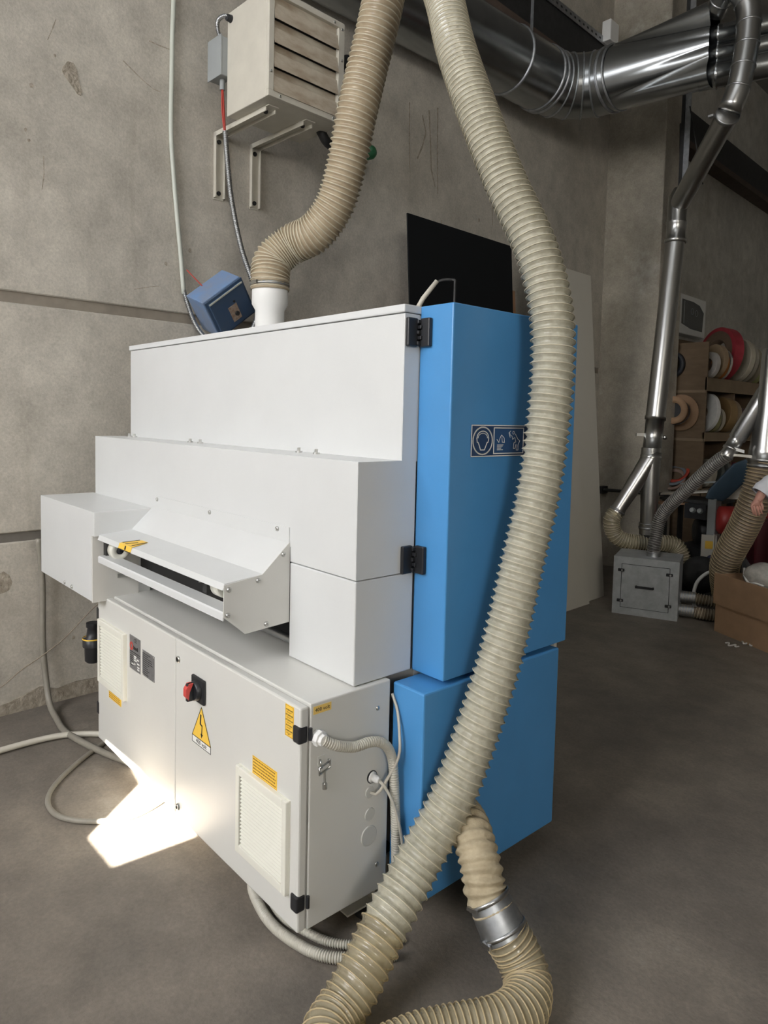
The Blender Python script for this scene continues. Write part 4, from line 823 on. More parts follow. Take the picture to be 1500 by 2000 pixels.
m_ = MB().obox(A1+dv*0.14+Vector((-0.085, -0.075, 0)), (0.028, 0.026, 0), (-0.008, 0.008, 0), (0, 0, 0.014)); build(m_, 'clamp_bracket', 'screw_steel', bpz); build(MB().ball(A1+dv*0.14+Vector((0.085, 0.05, -0.02)), 0.022, 10), 'clamp_bolt', 'screw_steel', bpz)
build(MB().cyl(R1-Vector((0, 0, 0.10)), (R1.x+0.01, R1.y+0.03, 0.30), RP*0.9, n=24), 'drop_pipe', 'dark_steel', bpz)
ch = thing('extraction_hose', 'clear ribbed hose curling from the forked pipe end behind the grey filter box', 'hose', (-3.2, 6.0, 0.4))
hose('hose_wall', 'wire_helix', [L1+ld*0.05, L1+ld*0.13, (-3.36, 5.87, 0.65), (-3.32, 5.90, 0.58), (-3.22, 5.99, 0.545), (-3.05, 6.18, 0.545), (-2.96, 6.29, 0.52), (-2.91, 6.33, 0.40), (-2.9, 6.34, 0.2)], 0.072, 0.024, 0.003, 'hose_clear', 'hose_wire', ch, wire=0.003, n=20, wn=14)
m_ = MB().lathe(W(2.085, 0.30, 3.975), WT, [(0, 0.018), (0.03, 0.022)], 12); build(m_, 'cable_entry', 'black_plastic', ht)
su = thing('support_strut', 'slotted galvanised channel standing between the column and the duct', 'strut', (-3.3, 6.9, 3.8))
m_ = MB().box(-3.345, -3.335, 6.86, 6.90, 3.7, 7.0); m_.box(-3.345, -3.29, 6.855, 6.862, 3.7, 7.0); build(m_, 'channel', 'galvanised', su)
m_ = MB().box(-3.375, -3.345, 6.84, 6.86, 3.6, 7.0)
build(m_, 'channel_back', 'dark_steel', su)
build(MB().sweep([(-3.55, 7.18, 4.75), (-3.30, 6.75, 3.70)], 0.008, 6), 'brace_rod', 'dark_steel', su)
build(MB().sweep([(-3.30, 6.85, 4.75), (-3.18, 6.95, 4.0)], 0.006, 6), 'brace_rod', 'dark_steel', su)
m_ = MB().cyl((-4.25, 7.12, 0.88), (-3.45, 7.12, 0.90), 0.018, n=10); m_.box(-4.27, -4.21, 7.07, 7.2, 0.84, 0.92)
tag(build(m_, 'wall_rod', 'dark_steel'), 'dark rod fixed across the column behind the forked pipe', 'rod')

# ------------------------------------------------------------------ sheets leaning against the wall
def sheet(name, label, yb0, yb1, xb, xt, hgt, th, m, ytilt=0.0):
    a, b = Vector((xb, yb0, 0.002)), Vector((xb - 0.05*(yb1-yb0), yb1, 0.002)); up = Vector((xt-xb, ytilt, math.sqrt(max(0.01, hgt*hgt-(xt-xb)**2))))
    n = (b-a).cross(up).normalized()
    mb = MB().prism([a, b, b+up, a+up], -n*th if n.x > 0 else n*th)
    return tag(build(mb, name, m, bevel=0.001, seg=1), label, 'sheet', 'sheets leaning on the wall')
sheet('laminate_sheet', 'black laminate sheet leaning against the wall behind the machine', 3.56, 4.86, -3.56, -3.79, 3.15, 0.012, 'black_laminate')
sheet('board_sheet', 'raw brown board edge between the black and the white sheets', 3.70, 5.02, -3.62, -3.86, 2.80, 0.019, 'raw_board')
sheet('laminate_sheet', 'tall white sheet leaning rightmost against the wall beside the column', 4.90, 5.92, -3.40, -3.78, 3.09, 0.010, 'white_laminate', 0.15)
sheet('laminate_sheet', 'white sheet in front of the tall one with its corner on the floor', 4.3, 5.56, -3.32, -3.50, 1.30, 0.008, 'white_laminate', 0.02)
sp = MB().prism([(-1.84, 2.33, 0.13), (-1.585, 2.33, 0.13), (-1.568, 2.33, 0.80), (-1.82, 2.33, 0.80)], (0, 0.02, 0))
tag(build(sp, 'panel_offcut', 'white_laminate'), 'narrow white panel standing behind the blue lower cover', 'panel')
tag(build(MB().box(-1.83, -1.65, 2.335, 2.36, 0.0, 0.129), 'timber_block', 'raw_board'), 'timber block under the narrow white panel behind the machine', 'block')

# ------------------------------------------------------------------ grey filter box
a = Vector((-3.11, 5.47, 0)); b = Vector((-2.62, 5.66, 0)); ux = (b-a).normalized(); uy = Vector((-ux.y, ux.x, 0)); Wd, Dp, Hg = (b-a).length, 0.42, 0.50
gb = thing('filter_box', 'grey galvanised filter box with a latched front door on the floor', 'filter box', a+ux*Wd/2+uy*Dp/2)
def G(u, v, z): return a+ux*u+uy*v+Vector((0, 0, z))
def gbox(mb, u0, u1, v0, v1, z0, z1): return mb.obox((G(u0, v0, z0)+G(u1, v1, z1))/2, ux*(u1-u0)/2, uy*(v1-v0)/2, (0, 0, (z1-z0)/2))
build(gbox(MB(), 0, Wd, 0.005, Dp, 0.0, Hg), 'box_shell', 'grey_box_steel', gb, bevel=0.004)
m_ = MB()
for q in ((0, Wd, 0.44, Hg), (0, Wd, 0, 0.06), (0, 0.065, 0.06, 0.44), (Wd-0.07, Wd, 0.06, 0.44)): gbox(m_, q[0], q[1], 0.0, 0.006, q[2], q[3])
build(m_, 'front_frame', 'grey_box_steel', gb)
build(gbox(MB(), 0.0695, Wd-0.0745, -0.001, 0.003, 0.0645, 0.4355), 'door', 'grey_box_steel', gb, bevel=0.001)
build(gbox(MB(), 0.06, Wd-0.065, 0.0035, 0.0055, 0.055, 0.445), 'door_gap', 'dark_interior', gb)
m_ = MB(); gbox(m_, 0.185, 0.335, -0.03, -0.02, 0.245, 0.265); gbox(m_, 0.185, 0.20, -0.03, 0, 0.245, 0.265); gbox(m_, 0.32, 0.335, -0.03, 0, 0.245, 0.265); build(m_, 'handle', 'black_plastic', gb, bevel=0.004)
for u, z in ((0.067, 0.385), (0.067, 0.12), (Wd-0.072, 0.385), (Wd-0.072, 0.12)):
    l_ = build(gbox(MB(), u-0.028, u+0.024, -0.016, 0, z-0.012, z+0.012), 'latch', 'black_plastic', gb, bevel=0.004)
    m_ = MB(); screw(m_, G(u+0.006, -0.016, z), -uy, 0.008); build(m_, 'latch_screw', 'screw_steel', l_)
tp = G(0.30, 0.17, Hg); build(MB().lathe(tp, (0, 0, 1), [(0, 0.055), (0.02, 0.052), (0.05, 0.052)], 24), 'top_collar', 'galvanised', gb)
bh = thing('extraction_hose', 'dark ribbed hose sloping up from the grey filter box to the right', 'hose', tp)
hose('hose_wall', 'wire_helix', [tp+Vector((0, 0, 0.03)), tp+Vector((0.005, 0.0, 0.10)), (-2.86, 5.80, 0.86), (-2.62, 5.76, 1.12), (-2.41, 5.72, 1.33), (-2.29, 5.69, 1.42)], 0.050, 0.019, 0.0035, 'hose_black', 'hose_wire_grey', bh, wire=0.0028, n=20, wn=14)
m_ = MB(); band(m_, tp+Vector((0, 0, 0.035)), (0, 0, 1), 0.055, 0.014, 0.003); build(m_, 'hose_clamp', 'steel', bh)
for i, (z, yy, lab) in enumerate(((0.15, 0.30, 'upper clear hose stub leaving the right side of the grey filter box'), (0.065, 0.16, 'lower clear hose stub leaving the right side of the grey filter box'))):
    h_ = thing('extraction_hose', lab, 'hose', G(Wd, yy, z-0.06)); s_ = G(Wd, yy, z)
    hose('hose_wall', 'wire_helix', [s_, s_+ux*0.10, s_+ux*0.22+Vector((0, 0, -0.01)), s_+ux*0.40+Vector((0, 0.05, -0.015))], 0.045, 0.022, 0.004, 'hose_brown', 'hose_wire', h_, wire=0.0028, n=18, wn=12)
    build(MB().lathe(s_, ux, [(0, 0.050), (0.12, 0.050)], 20, True, False), 'spigot', 'galvanised', h_)

# ------------------------------------------------------------------ pipe with reducer and brown hose, right edge
rp = thing('reducer_pipe', 'silver pipe with a forked reducer at the right edge of the picture', 'pipe', (-2.1, 5.8, 1.3))
e0, e1 = Vector((-2.27, 5.66, 1.45)), Vector((-1.98, 6.02, 2.25)); d_ = (e1-e0).normalized()
build(MB().lathe(e0, d_, [(-0.06, 0.052), (0.0, 0.052), (0.005, 0.060), (0.02, 0.060), (0.022, 0.054), (0.10, 0.054), (0.11, 0.064), (1.6, 0.078)], 28), 'slanted_pipe', 'pipe_steel', rp)
build(MB().lathe((-2.065, 5.80, 1.34), (0.02, 0.03, 1), [(0, 0.115), (0.03, 0.115), (0.035, 0.125), (0.05, 0.125), (0.055, 0.115), (0.12, 0.113), (0.42, 0.085), (0.9, 0.08)], 32), 'reducer_cone', 'pipe_steel', rp)
build(MB().obox((-2.17, 5.74, 1.41), (0.165, 0.10, -0.012), (-0.03, 0.05, 0), (0, 0, 0.010)), 'support_plate', 'white_laminate', rp)
m_ = MB().obox((-2.20, 5.66, 1.455), (0.03, 0.02, -0.01), (-0.006, 0.01, 0), (0, 0, 0.012)); build(m_, 'clamp_bolt', 'steel', rp)
br = thing('extraction_hose', 'thick brown ribbed hose hanging from the reducer at the right edge', 'hose', (-2.1, 5.5, 0.4))
hose('hose_wall', 'wire_helix', [(-2.065, 5.80, 1.36), (-2.075, 5.79, 1.24), (-2.10, 5.78, 1.10), (-2.15, 5.80, 0.95), (-2.23, 5.85, 0.78), (-2.31, 5.89, 0.63), (-2.37, 5.94, 0.50), (-2.40, 6.02, 0.36), (-2.41, 6.10, 0.22)], 0.110, 0.027, 0.005, 'hose_brown', 'hose_wire_brown', br, wire=0.0038, n=24, wn=16, sharp=False)
m_ = MB(); band(m_, (-2.064, 5.795, 1.335), (0.02, 0.05, 1), 0.112, 0.02, 0.004); build(m_, 'hose_clamp', 'steel', br)

# ------------------------------------------------------------------ shelf with edging rolls
sh = thing('shelf_unit', 'brown wooden pigeonhole shelf filled with edging tape rolls', 'shelf', (-3.85, 9.5, 0))
XF, XB_, Y0, Y1 = -3.41, -4.30, 7.80, 11.2
build(MB().box(XB_, XF, Y0, Y0+0.022, 0.0, 2.56), 'side_panel', 'shelf_wood', sh)
build(MB().box(XB_, XF, Y1, Y1+0.022, 0.0, 2.56), 'side_panel', 'shelf_wood', sh)
build(MB().box(XB_-0.01, XB_, Y0, Y1, 0.0, 2.75), 'back_panel', 'shelf_wood', sh)
for z0_, z1_ in ((2.02, 2.17), (1.46, 1.56), (0.84, 0.93), (0.25, 0.33)):
    build(MB().box(XB_, XF-0.02, Y0+0.022, Y1, z1_-0.03, z1_-0.005), 'shelf_board', 'shelf_wood', sh)
    build(MB().box(XF-0.02, XF+0.004, Y0+0.0, Y1, z0_, z1_), 'front_rail', 'shelf_edge', sh)
for z0_, z1_ in ((1.56, 2.02), (0.93, 1.46), (0.33, 0.84)):
    for y in (8.55, 9.35, 10.2): build(MB().box(XB_, XF, y, y+0.018, z0_, z1_), 'divider', 'shelf_wood', sh)
m_ = MB().box(XB_, XF-0.002, Y0-0.012, Y0, 2.0, 2.03); m_.box(XB_, XF-0.002, Y0-0.012, Y0, 1.46, 1.49); build(m_, 'side_batten', 'shelf_edge', sh)
def roll(y, z, R, wd, col, core, label, lean=0.12, x=-3.60, group='edging rolls on the shelf', col2=None, yaw=-0.5, rin=0.35):
    ax = Vector((math.sin(yaw), -math.cos(yaw), lean)).normalized(); c = Vector((x, y, z))
    t = thing('edging_roll', label, 'tape roll', c-Vector((0, 0, R)), group)
    build(MB().lathe(c, ax, [(-wd/2, R*rin), (-wd/2, R*0.985), (-wd*0.42, R), (wd*0.42, R), (wd/2, R*0.985), (wd/2+0.001, R*0.8), (wd/2, R*rin), (-wd/2, R*rin)], 48, False, False), 'tape_coil', cmat(col), t)
    if col2: build(MB().lathe(c, ax, [(-wd/2-0.002, R*0.92), (-wd/2-0.002, R*1.07), (wd/2+0.004, R*1.07), (wd/2+0.006, R*0.92)], 48, False, False), 'outer_turns', cmat(col2), t)
    build(MB().lathe(c, ax, [(-wd/2+0.004, R*rin*0.9), (-wd/2+0.004, R*rin), (wd/2+0.003, R*rin), (wd/2+0.003, R*rin*0.9), (-wd/2+0.004, R*rin*0.9)], 28, True, False), 'core', cmat(core), t)
cw, tan, brn, crm = (0.52, 0.49, 0.44), (0.36, 0.26, 0.16), (0.17, 0.12, 0.08), (0.44, 0.40, 0.31)
RX, RX2, RX3 = {800: -3.477, 815: -3.492, 827: -3.501, 836: -3.504, 862: -3.628, 885: -3.518, 900: -3.517, 920: -3.53, 940: -3.541}, {800: -3.496, 812: -3.474, 822: -3.471, 836: -3.462, 847: -3.442, 875: -3.428, 888: -3.418, 900: -3.405}, {800: -3.46, 820: -3.462, 840: -3.458, 875: -3.442, 890: -3.441}
TOP = 2.165
for (y, R, wd, c, c2, lab) in ((8, 0.15, 0.05, cw, None, 'small white edging roll first from the left on the top shelf'), (8.15, 0.199, 0.06, tan, None, 'tan edging roll second from the left on the top shelf'), (8.27, 0.166, 0.05, (0.50, 0.19, 0.05), None, 'orange edging roll on the top shelf'), (8.36, 0.179, 0.03, cw, None, 'thin white edging roll right of the orange one on the top shelf'),
        (8.62, 0.3, 0.12, brn, (0.38, 0.04, 0.055), 'largest edging roll on the top shelf, brown with a red outer turn'), (8.85, 0.261, 0.07, crm, None, 'cream edging roll just right of the big red-rimmed one'), (9, 0.251, 0.05, (0.36, 0.33, 0.27), None, 'grey-cream edging roll third from the right on the top shelf'), (9.2, 0.23, 0.05, (0.33, 0.29, 0.21), None, 'olive-beige edging roll second from the right on the top shelf'), (9.4, 0.182, 0.04, (0.46, 0.47, 0.22), None, 'yellow-green edging roll last on the right of the top shelf')):
    roll(y, TOP+R*(1.07 if c2 else 1.0), R, wd, c, brn, lab, col2=c2, rin=0.5 if c2 is None else 0.62, x=RX[round(y*100)])
for (y, R, wd, c, lab) in ((8, 0.221, 0.05, (0.56, 0.55, 0.52), 'large white edging roll at the left of the middle shelf'), (8.12, 0.129, 0.05, (0.30, 0.28, 0.14), 'small olive edging roll beside the big white one on the middle shelf'), (8.22, 0.142, 0.04, crm, 'small cream edging roll third from the left on the middle shelf'), (8.36, 0.203, 0.10, (0.22, 0.14, 0.06), 'brown glossy edging roll in the first middle pigeonhole'), (8.47, 0.192, 0.07, (0.26, 0.20, 0.13), 'taupe edging roll right of the brown one on the middle shelf'), (8.75, 0.148, 0.06, (0.20, 0.13, 0.13), 'plum-brown edging roll on the middle shelf'), (8.88, 0.137, 0.04, (0.40, 0.32, 0.32), 'pinkish edging roll on the middle shelf'), (9, 0.138, 0.08, (0.42, 0.38, 0.20), 'yellowish edging roll at the right of the middle shelf')):
    roll(y, 1.56+R, R, wd, c, brn, lab, rin=0.3, x=RX2[round(y*100)])
for (y, R, wd, c, lab) in ((8, 0.163, 0.05, crm, 'cream edging roll at the left of the lower shelf'), (8.2, 0.166, 0.04, (0.10, 0.11, 0.10), 'black edging roll on the lower shelf'), (8.4, 0.156, 0.04, (0.12, 0.12, 0.11), 'dark grey edging roll right of the divider on the lower shelf'), (8.75, 0.136, 0.04, (0.24, 0.05, 0.06), 'dark red edging roll on the lower shelf'), (8.9, 0.138, 0.03, crm, 'pale thin edging roll at the right of the lower shelf')):
    roll(y, 0.93+R, R, wd, c, brn, lab, rin=0.4, x=RX3[round(y*100)])
# rolls hung on the side panel
gs = 'rolls hung on the shelf side'
def hung(x, z, prof, col, label, nm, cat, y=Y0-0.013):
    return tag(build(MB().lathe((x, y, z), (0.0, -1, 0.0), prof, 36, True, False), nm, cmat(col)), label, cat, gs)
t = thing('cardboard_spool', 'wide brown cardboard spool hung on the shelf side panel', 'spool', (-3.70, 7.70, 1.58), gs)
build(MB().lathe((-3.68, Y0-0.013, 1.775), (0, -1, 0), [(0, 0.205), (0.02, 0.205), (0.02, 0.10), (0.06, 0.10)], 36, True, False), 'rear_flange', 'cardboard', t)
build(MB().lathe((-3.685, Y0-0.073, 1.785), (0.1, -1, 0), [(0, 0.135), (0.05, 0.135), (0.07, 0.150)], 36, True, False), 'wound_tape', cmat((0.16, 0.13, 0.12)), t)
build(MB().lathe((-3.70, Y0-0.15, 1.80), (0.15, -1, 0.05), [(0, 0.155), (0.02, 0.155), (0.02, 0.085), (-0.05, 0.085)], 36, True, False), 'front_flange', 'cardboard', t)
build(MB().lathe((-3.70, Y0-0.10, 1.80), (0.15, -1, 0.05), [(0, 0.085), (0.001, 0.001)], 28, False, False), 'core_hole', 'dark_interior', t)
hung(-3.80, 2.32, [(0, 0.10), (0, 0.148), (0.05, 0.148), (0.05, 0.10), (0, 0.10)], (0.012, 0.014, 0.02), 'black coil hung high on the shelf side next to the silver pipe', 'cable_coil', 'coil')
for k, (z, c, R, lab) in enumerate(((1.10, (0.50, 0.06, 0.035), 0.15, 'red coil hung on the shelf side panel'), (1.055, (0.20, 0.23, 0.26), 0.135, 'grey-blue coil hung inside the red one'), (1.01, (0.36, 0.25, 0.20), 0.14, 'pinkish coil hung lowest on the shelf side panel'))):
    tag(build(MB().lathe((-3.70, Y0-0.02-0.03*k, z), (0.1, -1, 0.75), [(0, R-0.03), (0, R), (0.022, R), (0.022, R-0.03), (0, R-0.03)], 36, True, False), 'tape_coil', cmat(c)), lab, 'coil', gs)
# electrical panel beyond the column
ep = thing('fuse_panel', 'white fuse panel with a dark curved window on the far wall', 'fuse box', W(9.5, 0.1, 2.84))
m_ = MB(); wbox(m_, 8.95, 9.85, 0.0, 0.14, 2.84, 3.36); build(m_, 'panel_box', 'white_plastic', ep, bevel=0.01)
pg = [(9.05, 2.97), (9.35, 2.925), (9.74, 2.92), (9.77, 3.18), (9.62, 3.265), (9.40, 3.29), (9.05, 3.29)]
build(MB().prism([W(y, 0.141, z) for y, z in pg], WNRM*0.004), 'panel_window', 'panel_glass', ep)
m_ = MB()
for yc, zc in ((9.38, 3.16), (9.52, 3.15)): m_.lathe(W(yc, 0.1455, zc), WNRM, [(0, 0.035), (0, 0.045), (0.001, 0.045), (0.001, 0.035)], 20, False, False)
wbox(m_, 9.10, 9.13, 0.1452, 0.147, 2.98, 3.27); build(m_, 'meter_rings', 'machine_grey', ep)
m_ = MB(); wbox(m_, 9.855, 9.97, 0.02, 0.07, 3.27, 3.31); build(m_, 'panel_gland', 'white_plastic', ep)
m_ = MB(); wbox(m_, 9.855, 9.93, 0.02, 0.08, 3.03, 3.10); build(m_, 'panel_knob', 'dark_steel', ep)

# ------------------------------------------------------------------ clutter at the right edge
fb = Vector((-2.315, 5.66, 0)); fx = Vector((0.895, -0.445, 0)); fy = Vector((0.445, 0.895, 0)); bw, bd_, bh_ = 0.66, 0.36, 0.47
cb = thing('cardboard_box', 'open brown cardboard box on the floor at the right edge', 'box', fb+fx*bw/2+fy*bd_/2)
def CBx(mb, u0, u1, v0, v1, z0, z1): return mb.obox(fb+fx*(u0+u1)/2+fy*(v0+v1)/2+Vector((0, 0, (z0+z1)/2)), fx*(u1-u0)/2, fy*(v1-v0)/2, (0, 0, (z1-z0)/2))
m_ = MB(); CBx(m_, 0, bw, 0, 0.006, 0, 0.235); build(m_, 'front_wall', 'cardboard', cb)
m_ = MB(); CBx(m_, -0.010, bw, -0.016, -0.006, 0.225, bh_); build(m_, 'front_flap', 'cardboard', cb)
m_ = MB(); CBx(m_, 0, 0.006, 0.006, bd_, 0, bh_-0.01); CBx(m_, bw-0.006, bw, 0.006, bd_, 0, bh_); CBx(m_, 0.006, bw-0.006, bd_-0.006, bd_, 0, bh_); build(m_, 'side_walls', 'cardboard', cb)
m_ = MB(); CBx(m_, 0.006, bw-0.006, 0.006, bd_-0.006, 0.30, 0.36); build(m_, 'packing', 'cardboard_in', cb)
rb = random.Random(12); mb = MB(); bc = fb+fx*0.31+fy*0.17+Vector((0, 0, 0.50)); mb.ball((0, 0, 0), 0.14, 20, (1.15, 0.9, 0.78))
mb.v = [tuple(bc+Vector(v)*(1+rb.uniform(-0.07, 0.09))) for v in mb.v]; 
bg = tag(build(mb, 'plastic_bag', 'plastic_film'), 'crumpled clear plastic bag in the open cardboard box', 'bag'); ssm = bg.modifiers.new('smooth', 'SUBSURF'); ssm.levels = 1; ssm.render_levels = 1
cable('edging_strip', 'curled white edging strip sticking out of the cardboard box', [fb+fx*0.17+fy*0.10+Vector((0, 0, 0.54)), fb+fx*0.22+fy*0.06+Vector((0, 0, 0.49)), fb+fx*0.30+fy*0.03+Vector((0, 0, 0.455)), fb+fx*0.36+fy*0.03+Vector((0, 0, 0.47)), fb+fx*0.42+fy*0.05+Vector((0, 0, 0.46))], 0.008, 'white_plastic', 'strip')
cable('edging_strip', 'white edging strip bent in an arc behind the grey filter box', [(-2.50, 6.20, 0.38), (-2.58, 6.12, 0.36), (-2.64, 6.06, 0.28), (-2.66, 6.04, 0.17), (-2.65, 6.05, 0.06), (-2.62, 6.08, 0.02)], 0.016, 'white_plastic', 'strip', zmin=0.016)
for i, (c, lab) in enumerate((((-2.06, 5.37), 'curl of white shaving on the floor, the one further from the box'), ((-2.00, 5.50), 'curl of white shaving on the floor close to the box'))):
    r_ = random.Random(i+2); P = [Vector((c[0]+0.06*(k-3)/3*0.8, c[1]+0.03*math.sin(k*2.1+i), 0.006+0.006*r_.random())) for k in range(7)]
    tag(build(MB().sweep(spline(P, 0.012), 0.006, 6), 'shaving', 'white_plastic'), lab, 'shaving', 'shavings on the floor')
# red brushing machine behind the brown hose
rm = thing('brush_machine', 'red and grey machine with a round red drum behind the brown hose', 'machine', (-2.4, 6.6, 0))
build(MB().box(-2.735, -2.66, 6.40, 6.52, 0.05, 0.98), 'control_post', 'machine_grey', rm, bevel=0.006)
build(MB().box(-2.662, -2.652, 6.385, 6.51, 0.25, 0.66), 'control_plate', 'white_laminate', rm)
build(MB().obox((-2.70, 6.385, 0.45), (0.055, 0.03, 0), (-0.004, 0.006, 0), (0, 0, 0.20)), 'control_plate', 'white_laminate', rm)
for z in (0.56, 0.31): build(MB().obox((-2.695, 6.378, z), (0.028, 0.015, 0), (-0.002, 0.004, 0), (0, 0, 0.035 if z > 0.5 else 0.026)), 'yellow_sticker', 'yellow_label', rm)
build(MB().lathe((-2.675, 6.385, 0.435), (0.45, -0.9, 0), [(0, 0.035), (0.03, 0.033), (0.035, 0.02)], 20), 'knob', mat('knob_blue', (0.02, 0.025, 0.07), 0.4), rm)
build(MB().lathe((-2.60, 6.47, 0.79), (0.80, 0.6, 0), [(-0.08, 0.02), (-0.075, 0.09), (-0.05, 0.125), (0.06, 0.13), (0.065, 0.10), (0.9, 0.10)], 32), 'red_drum', 'red_metal', rm)
build(MB().obox((-2.12, 6.75, 0.62), (0.30, 0.16, 0), (-0.12, 0.24, 0), (0, 0, 0.22)), 'housing', 'maroon_metal', rm, bevel=0.02)
build(MB().obox((-2.12, 6.73, 0.37), (0.32, 0.17, 0), (-0.12, 0.24, 0), (0, 0, 0.035)), 'lower_rail', 'machine_grey', rm)
build(MB().obox((-2.12, 6.75, 0.18), (0.28, 0.15, 0), (-0.12, 0.24, 0), (0, 0, 0.16)), 'base', 'dark_interior', rm)
build(MB().prism([(-2.66, 6.50, 0.98), (-2.50, 6.58, 0.98), (-2.34, 6.70, 1.26), (-2.40, 6.66, 1.30)], (-0.01, 0.03, 0)), 'slanted_guard', 'white_laminate', rm)
pp = MB().prism([(-2.74, 6.36, 0.98), (-2.62, 6.44, 0.96), (-2.58, 6.47, 1.00), (-2.36, 6.62, 1.30), (-2.44, 6.57, 1.37), (-2.56, 6.48, 1.30), (-2.72, 6.38, 1.06)], (-0.03, 0.06, 0))
tag(build(pp, 'guard_panel', 'petrol_panel', bevel=0.01), 'dark petrol-blue slanted panel below the reducer pipe', 'panel')
# dark motor and odds between filter box and red machine
mo = thing('motor_unit', 'black motor unit standing in the shadow behind the grey filter box', 'motor', (-2.85, 6.75, 0))
build(MB().lathe((-2.95, 6.65, 0.62), (0.75, 0.66, 0), [(0, 0.05), (0.01, 0.12), (0.03, 0.135), (0.28, 0.135), (0.30, 0.10)], 28), 'motor_body', 'black_plastic', mo)
build(MB().lathe((-2.72, 6.30, 0.30), (0.4, -0.9, 0), [(0, 0.16), (0.04, 0.17), (0.05, 0.10), (0.06, 0.04)], 28), 'flywheel', 'dark_steel', mo)
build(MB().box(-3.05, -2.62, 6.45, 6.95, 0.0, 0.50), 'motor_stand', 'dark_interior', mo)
for x in (-2.92, -2.85): build(MB().lathe((x, 6.52, 0.84), (0, -1, 0.2), [(0, 0.028), (0.03, 0.02)], 14), 'terminal_cap', 'machine_grey', mo)
build(MB().box(-3.0, -2.8, 6.52, 6.75, 0.76, 0.90), 'terminal_box', 'black_plastic', mo)
for i, (c, r, lab) in enumerate((((-3.10, 6.75, 0.98), 0.3, 'pale offcut board lying on the motor under the shelf'), ((-2.98, 6.9, 1.08), -0.2, 'grey-green offcut lying above the motor'), ((-3.15, 6.62, 0.88), 0.7, 'brown offcut below the hung coils'))):
    d_ = Vector((math.cos(r), math.sin(r), 0.15*math.sin(i+1)))
    m_ = MB().obox(c, d_*0.22, Vector((-math.sin(r), math.cos(r), 0))*0.09, (0, 0, 0.008)); tag(build(m_, 'board_offcut', ('white_laminate', 'machine_grey', 'raw_board')[i]), lab, 'offcut', 'offcuts under the shelf')
tag(build(MB().box(-3.3, -2.75, 6.62, 7.05, 0.90, 0.925).box(-3.28, -3.24, 6.64, 6.68, 0, 0.9).box(-3.28, -3.24, 6.98, 7.02, 0, 0.9).box(-2.8, -2.76, 6.98, 7.02, 0, 0.9), 'work_stand', 'dark_steel'), 'dark stand behind the filter box holding offcuts', 'stand')

# ------------------------------------------------------------------ person at the right edge
pe = thing('person', 'person in a white coat reaching down with one hand at the right edge', 'person', (-1.55, 5.80, 0))
def skinmesh(name, joints, edges, root, m, parent, sub=2):
    me = bpy.data.meshes.new(name); o0 = WL[parent.name]
    me.from_pydata([tuple(Vector(j[0])-o0) for j in joints], edges, [])
    o = bpy.data.objects.new(name, me); COL.objects.link(o); o.parent = parent; WL[o.name] = o0
    sk = o.modifiers.new('skin', 'SKIN'); sk.use_smooth_shade = True
    for i, j in enumerate(joints):
        r = j[1]; sv = me.skin_vertices[0].data[i]; sv.radius = r if isinstance(r, tuple) else (r, r); sv.use_root = (i == root)
    ss = o.modifiers.new('sub', 'SUBSURF'); ss.levels = sub; ss.render_levels = sub
    me.materials.append(MATS[m]); return o
cx, cy = -1.55, 5.80
J = [((cx, cy, 0.98), (0.15, 0.11)), ((cx, cy, 1.20), (0.14, 0.10)), ((cx, cy, 1.42), (0.15, 0.10)), ((cx, cy, 1.53), 0.055), ((cx-0.03, cy-0.01, 1.62), (0.085, 0.095)), ((cx-0.04, cy-0.01, 1.73), (0.08, 0.09)),
     # reaching arm
     ((cx-0.15, cy-0.08, 1.45), 0.065), ((cx-0.27, cy-0.22, 1.29), 0.048), ((-1.945, 5.455, 1.165), 0.034), ((-1.960, 5.432, 1.118), (0.030, 0.022)), ((-1.972, 5.418, 1.078), (0.036, 0.018)),
     # other arm
     ((cx+0.17, cy+0.10, 1.45), 0.065), ((cx+0.24, cy+0.10, 1.18), 0.045), ((cx+0.22, cy+0.04, 0.93), 0.032), ((cx+0.215, cy+0.02, 0.85), (0.03, 0.018)),
     # legs
     ((cx-0.07, cy-0.05, 0.88), 0.09), ((cx-0.08, cy-0.05, 0.50), 0.062), ((cx-0.08, cy-0.04, 0.09), 0.042), ((cx-0.14, cy-0.12, 0.035), 0.034),
     ((cx+0.08, cy+0.05, 0.88), 0.09), ((cx+0.09, cy+0.06, 0.50), 0.062), ((cx+0.09, cy+0.07, 0.09), 0.042), ((cx+0.03, cy-0.01, 0.035), 0.034)]
E_ = [(0, 1), (1, 2), (2, 3), (3, 4), (4, 5), (2, 6), (6, 7), (7, 8), (8, 9), (9, 10), (2, 11), (11, 12), (12, 13), (13, 14), (0, 15), (15, 16), (16, 17), (17, 18), (0, 19), (19, 20), (20, 21), (21, 22)]
def finger(base, pts, r0, r1):
    prev = base
    for k, p in enumerate(pts):
        J.append((p, r0+(r1-r0)*k/max(1, len(pts)-1))); E_.append((prev, len(J)-1)); prev = len(J)-1
K = Vector((-1.972, 5.418, 1.078)); rv = Vector((0.665, 0.747, 0.0)); fv = Vector((-0.744, 0.665, 0))      # picture right and away directions
for i, (s_, L_) in enumerate(((-0.030, 0.070), (-0.011, 0.082), (0.010, 0.078), (0.028, 0.062))):
    b0 = K + rv*s_*0.9 - fv*0.004*i
    finger(10, [b0+Vector((0, 0, -0.014)), b0+rv*0.004-fv*0.012+Vector((0, 0, -0.014-L_*0.40)), b0+rv*0.012-fv*0.008+Vector((0, 0, -0.014-L_*0.72)), b0+rv*0.024+fv*0.004+Vector((0, 0, -0.014-L_*0.93))], 0.0095, 0.0075)
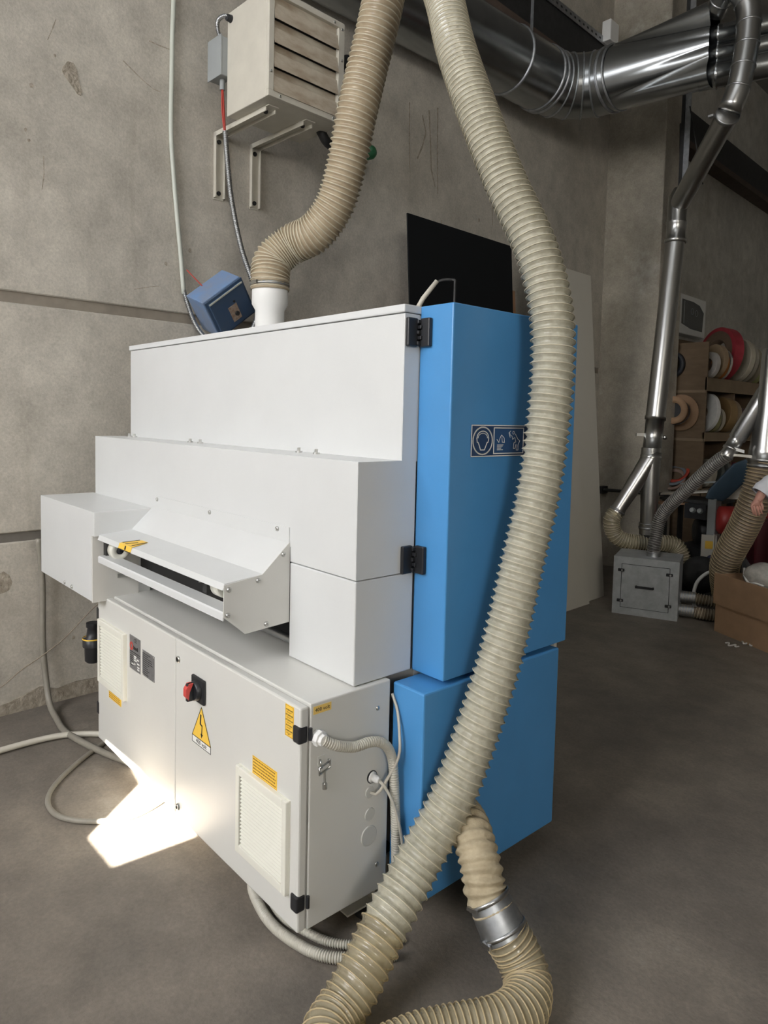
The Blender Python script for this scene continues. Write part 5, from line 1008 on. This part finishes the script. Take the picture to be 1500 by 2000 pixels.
finger(9, [K+rv*0.036+Vector((0, 0, 0.012)), K+rv*0.047-fv*0.014+Vector((0, 0, -0.018)), K+rv*0.046-fv*0.020+Vector((0, 0, -0.045))], 0.012, 0.009)
for i in range(4): finger(14, [Vector((cx+0.20+0.012*i, cy+0.0+0.012*i, 0.82)), Vector((cx+0.20+0.012*i, cy+0.012*i, 0.785)), Vector((cx+0.195+0.012*i, cy+0.008+0.012*i, 0.76))], 0.009, 0.007)
body = skinmesh('body', J, E_, 0, 'skin', pe)
m_ = MB(); SL = spline([(cx-0.12, cy-0.06, 1.46), (cx-0.20, cy-0.13, 1.38), (cx-0.28, cy-0.23, 1.29), (-1.90, 5.50, 1.225), (-1.938, 5.462, 1.170), (-1.948, 5.450, 1.150)], 0.02)
m_.sweep(SL, [0.095-0.035*math.sin(math.pi*min(1, k/len(SL)))*0.6+0.004*math.sin(k*1.9) - 0.018*(k/len(SL)) for k in range(len(SL))], 18, True, False); build(m_, 'sleeve', 'white_cloth', pe)
m_ = MB(); band(m_, SL[-2], SL[-1]-SL[-4], 0.060, 0.035, 0.006); build(m_, 'cuff', 'white_cloth', pe)
m_ = MB(); SR = spline([(cx+0.12, cy+0.07, 1.46), (cx+0.20, cy+0.11, 1.38), (cx+0.245, cy+0.10, 1.18), (cx+0.225, cy+0.05, 0.95)], 0.03); m_.sweep(SR, [0.085-0.025*k/len(SR) for k in range(len(SR))], 16, True, False); build(m_, 'sleeve', 'white_cloth', pe)
m_ = MB().lathe((cx, cy, 0.50), (0, 0, 1), [(0, 0.24), (0.25, 0.225), (0.50, 0.205), (0.70, 0.20), (0.90, 0.205), (0.98, 0.18), (1.02, 0.10), (1.05, 0.075)], 28, True, False); build(m_, 'coat', 'white_cloth', pe)
m_ = MB()
for s_ in (0, 1):
    dx, dy = ((-0.08, -0.05), (0.09, 0.06))[s_]; m_.sweep([(cx+dx*0.9, cy+dy, 0.92), (cx+dx, cy+dy, 0.5), (cx+dx, cy+dy, 0.06)], [0.115, 0.09, 0.075], 16)
build(m_, 'trousers', 'dark_cloth', pe)
m_ = MB()
for s_ in (0, 1):
    dx, dy = ((-0.11, -0.08), (0.06, 0.03))[s_]; m_.ball((cx+dx, cy+dy, 0.045), 0.06, 14, (1.5, 1.5, 0.74))
build(m_, 'shoes', 'black_rubber', pe)
m_ = MB(); m_.ball((cx-0.02, cy, 1.70), 0.115, 18, (1.0, 1.0, 1.05)); build(m_, 'hair', 'hair', pe)
hc = Vector((cx-0.035, cy-0.01, 1.66)); fd = Vector((-0.80, -0.60, 0)); fs = Vector((0.6, -0.8, 0))
m_ = MB(); m_.ball(hc+fd*0.055+Vector((0, 0, -0.02)), 0.075, 16, (0.95, 0.95, 1.25)); m_.ball(hc+fd*0.13+Vector((0, 0, -0.015)), 0.018, 10, (1, 1, 1.5)); m_.ball(hc+fs*0.1, 0.022, 10, (0.6, 0.6, 1.4)); m_.ball(hc-fs*0.1, 0.022, 10, (0.6, 0.6, 1.4)); build(m_, 'face', 'skin', pe)
m_ = MB()
for s_ in (-1, 1): m_.ball(hc+fd*0.115+fs*0.03*s_+Vector((0, 0, 0.01)), 0.009, 8)
m_.ball(hc+fd*0.122+Vector((0, 0, -0.065)), 0.012, 8, (1.4, 1.4, 0.4)); build(m_, 'eyes_and_mouth', 'dark_cloth', pe)
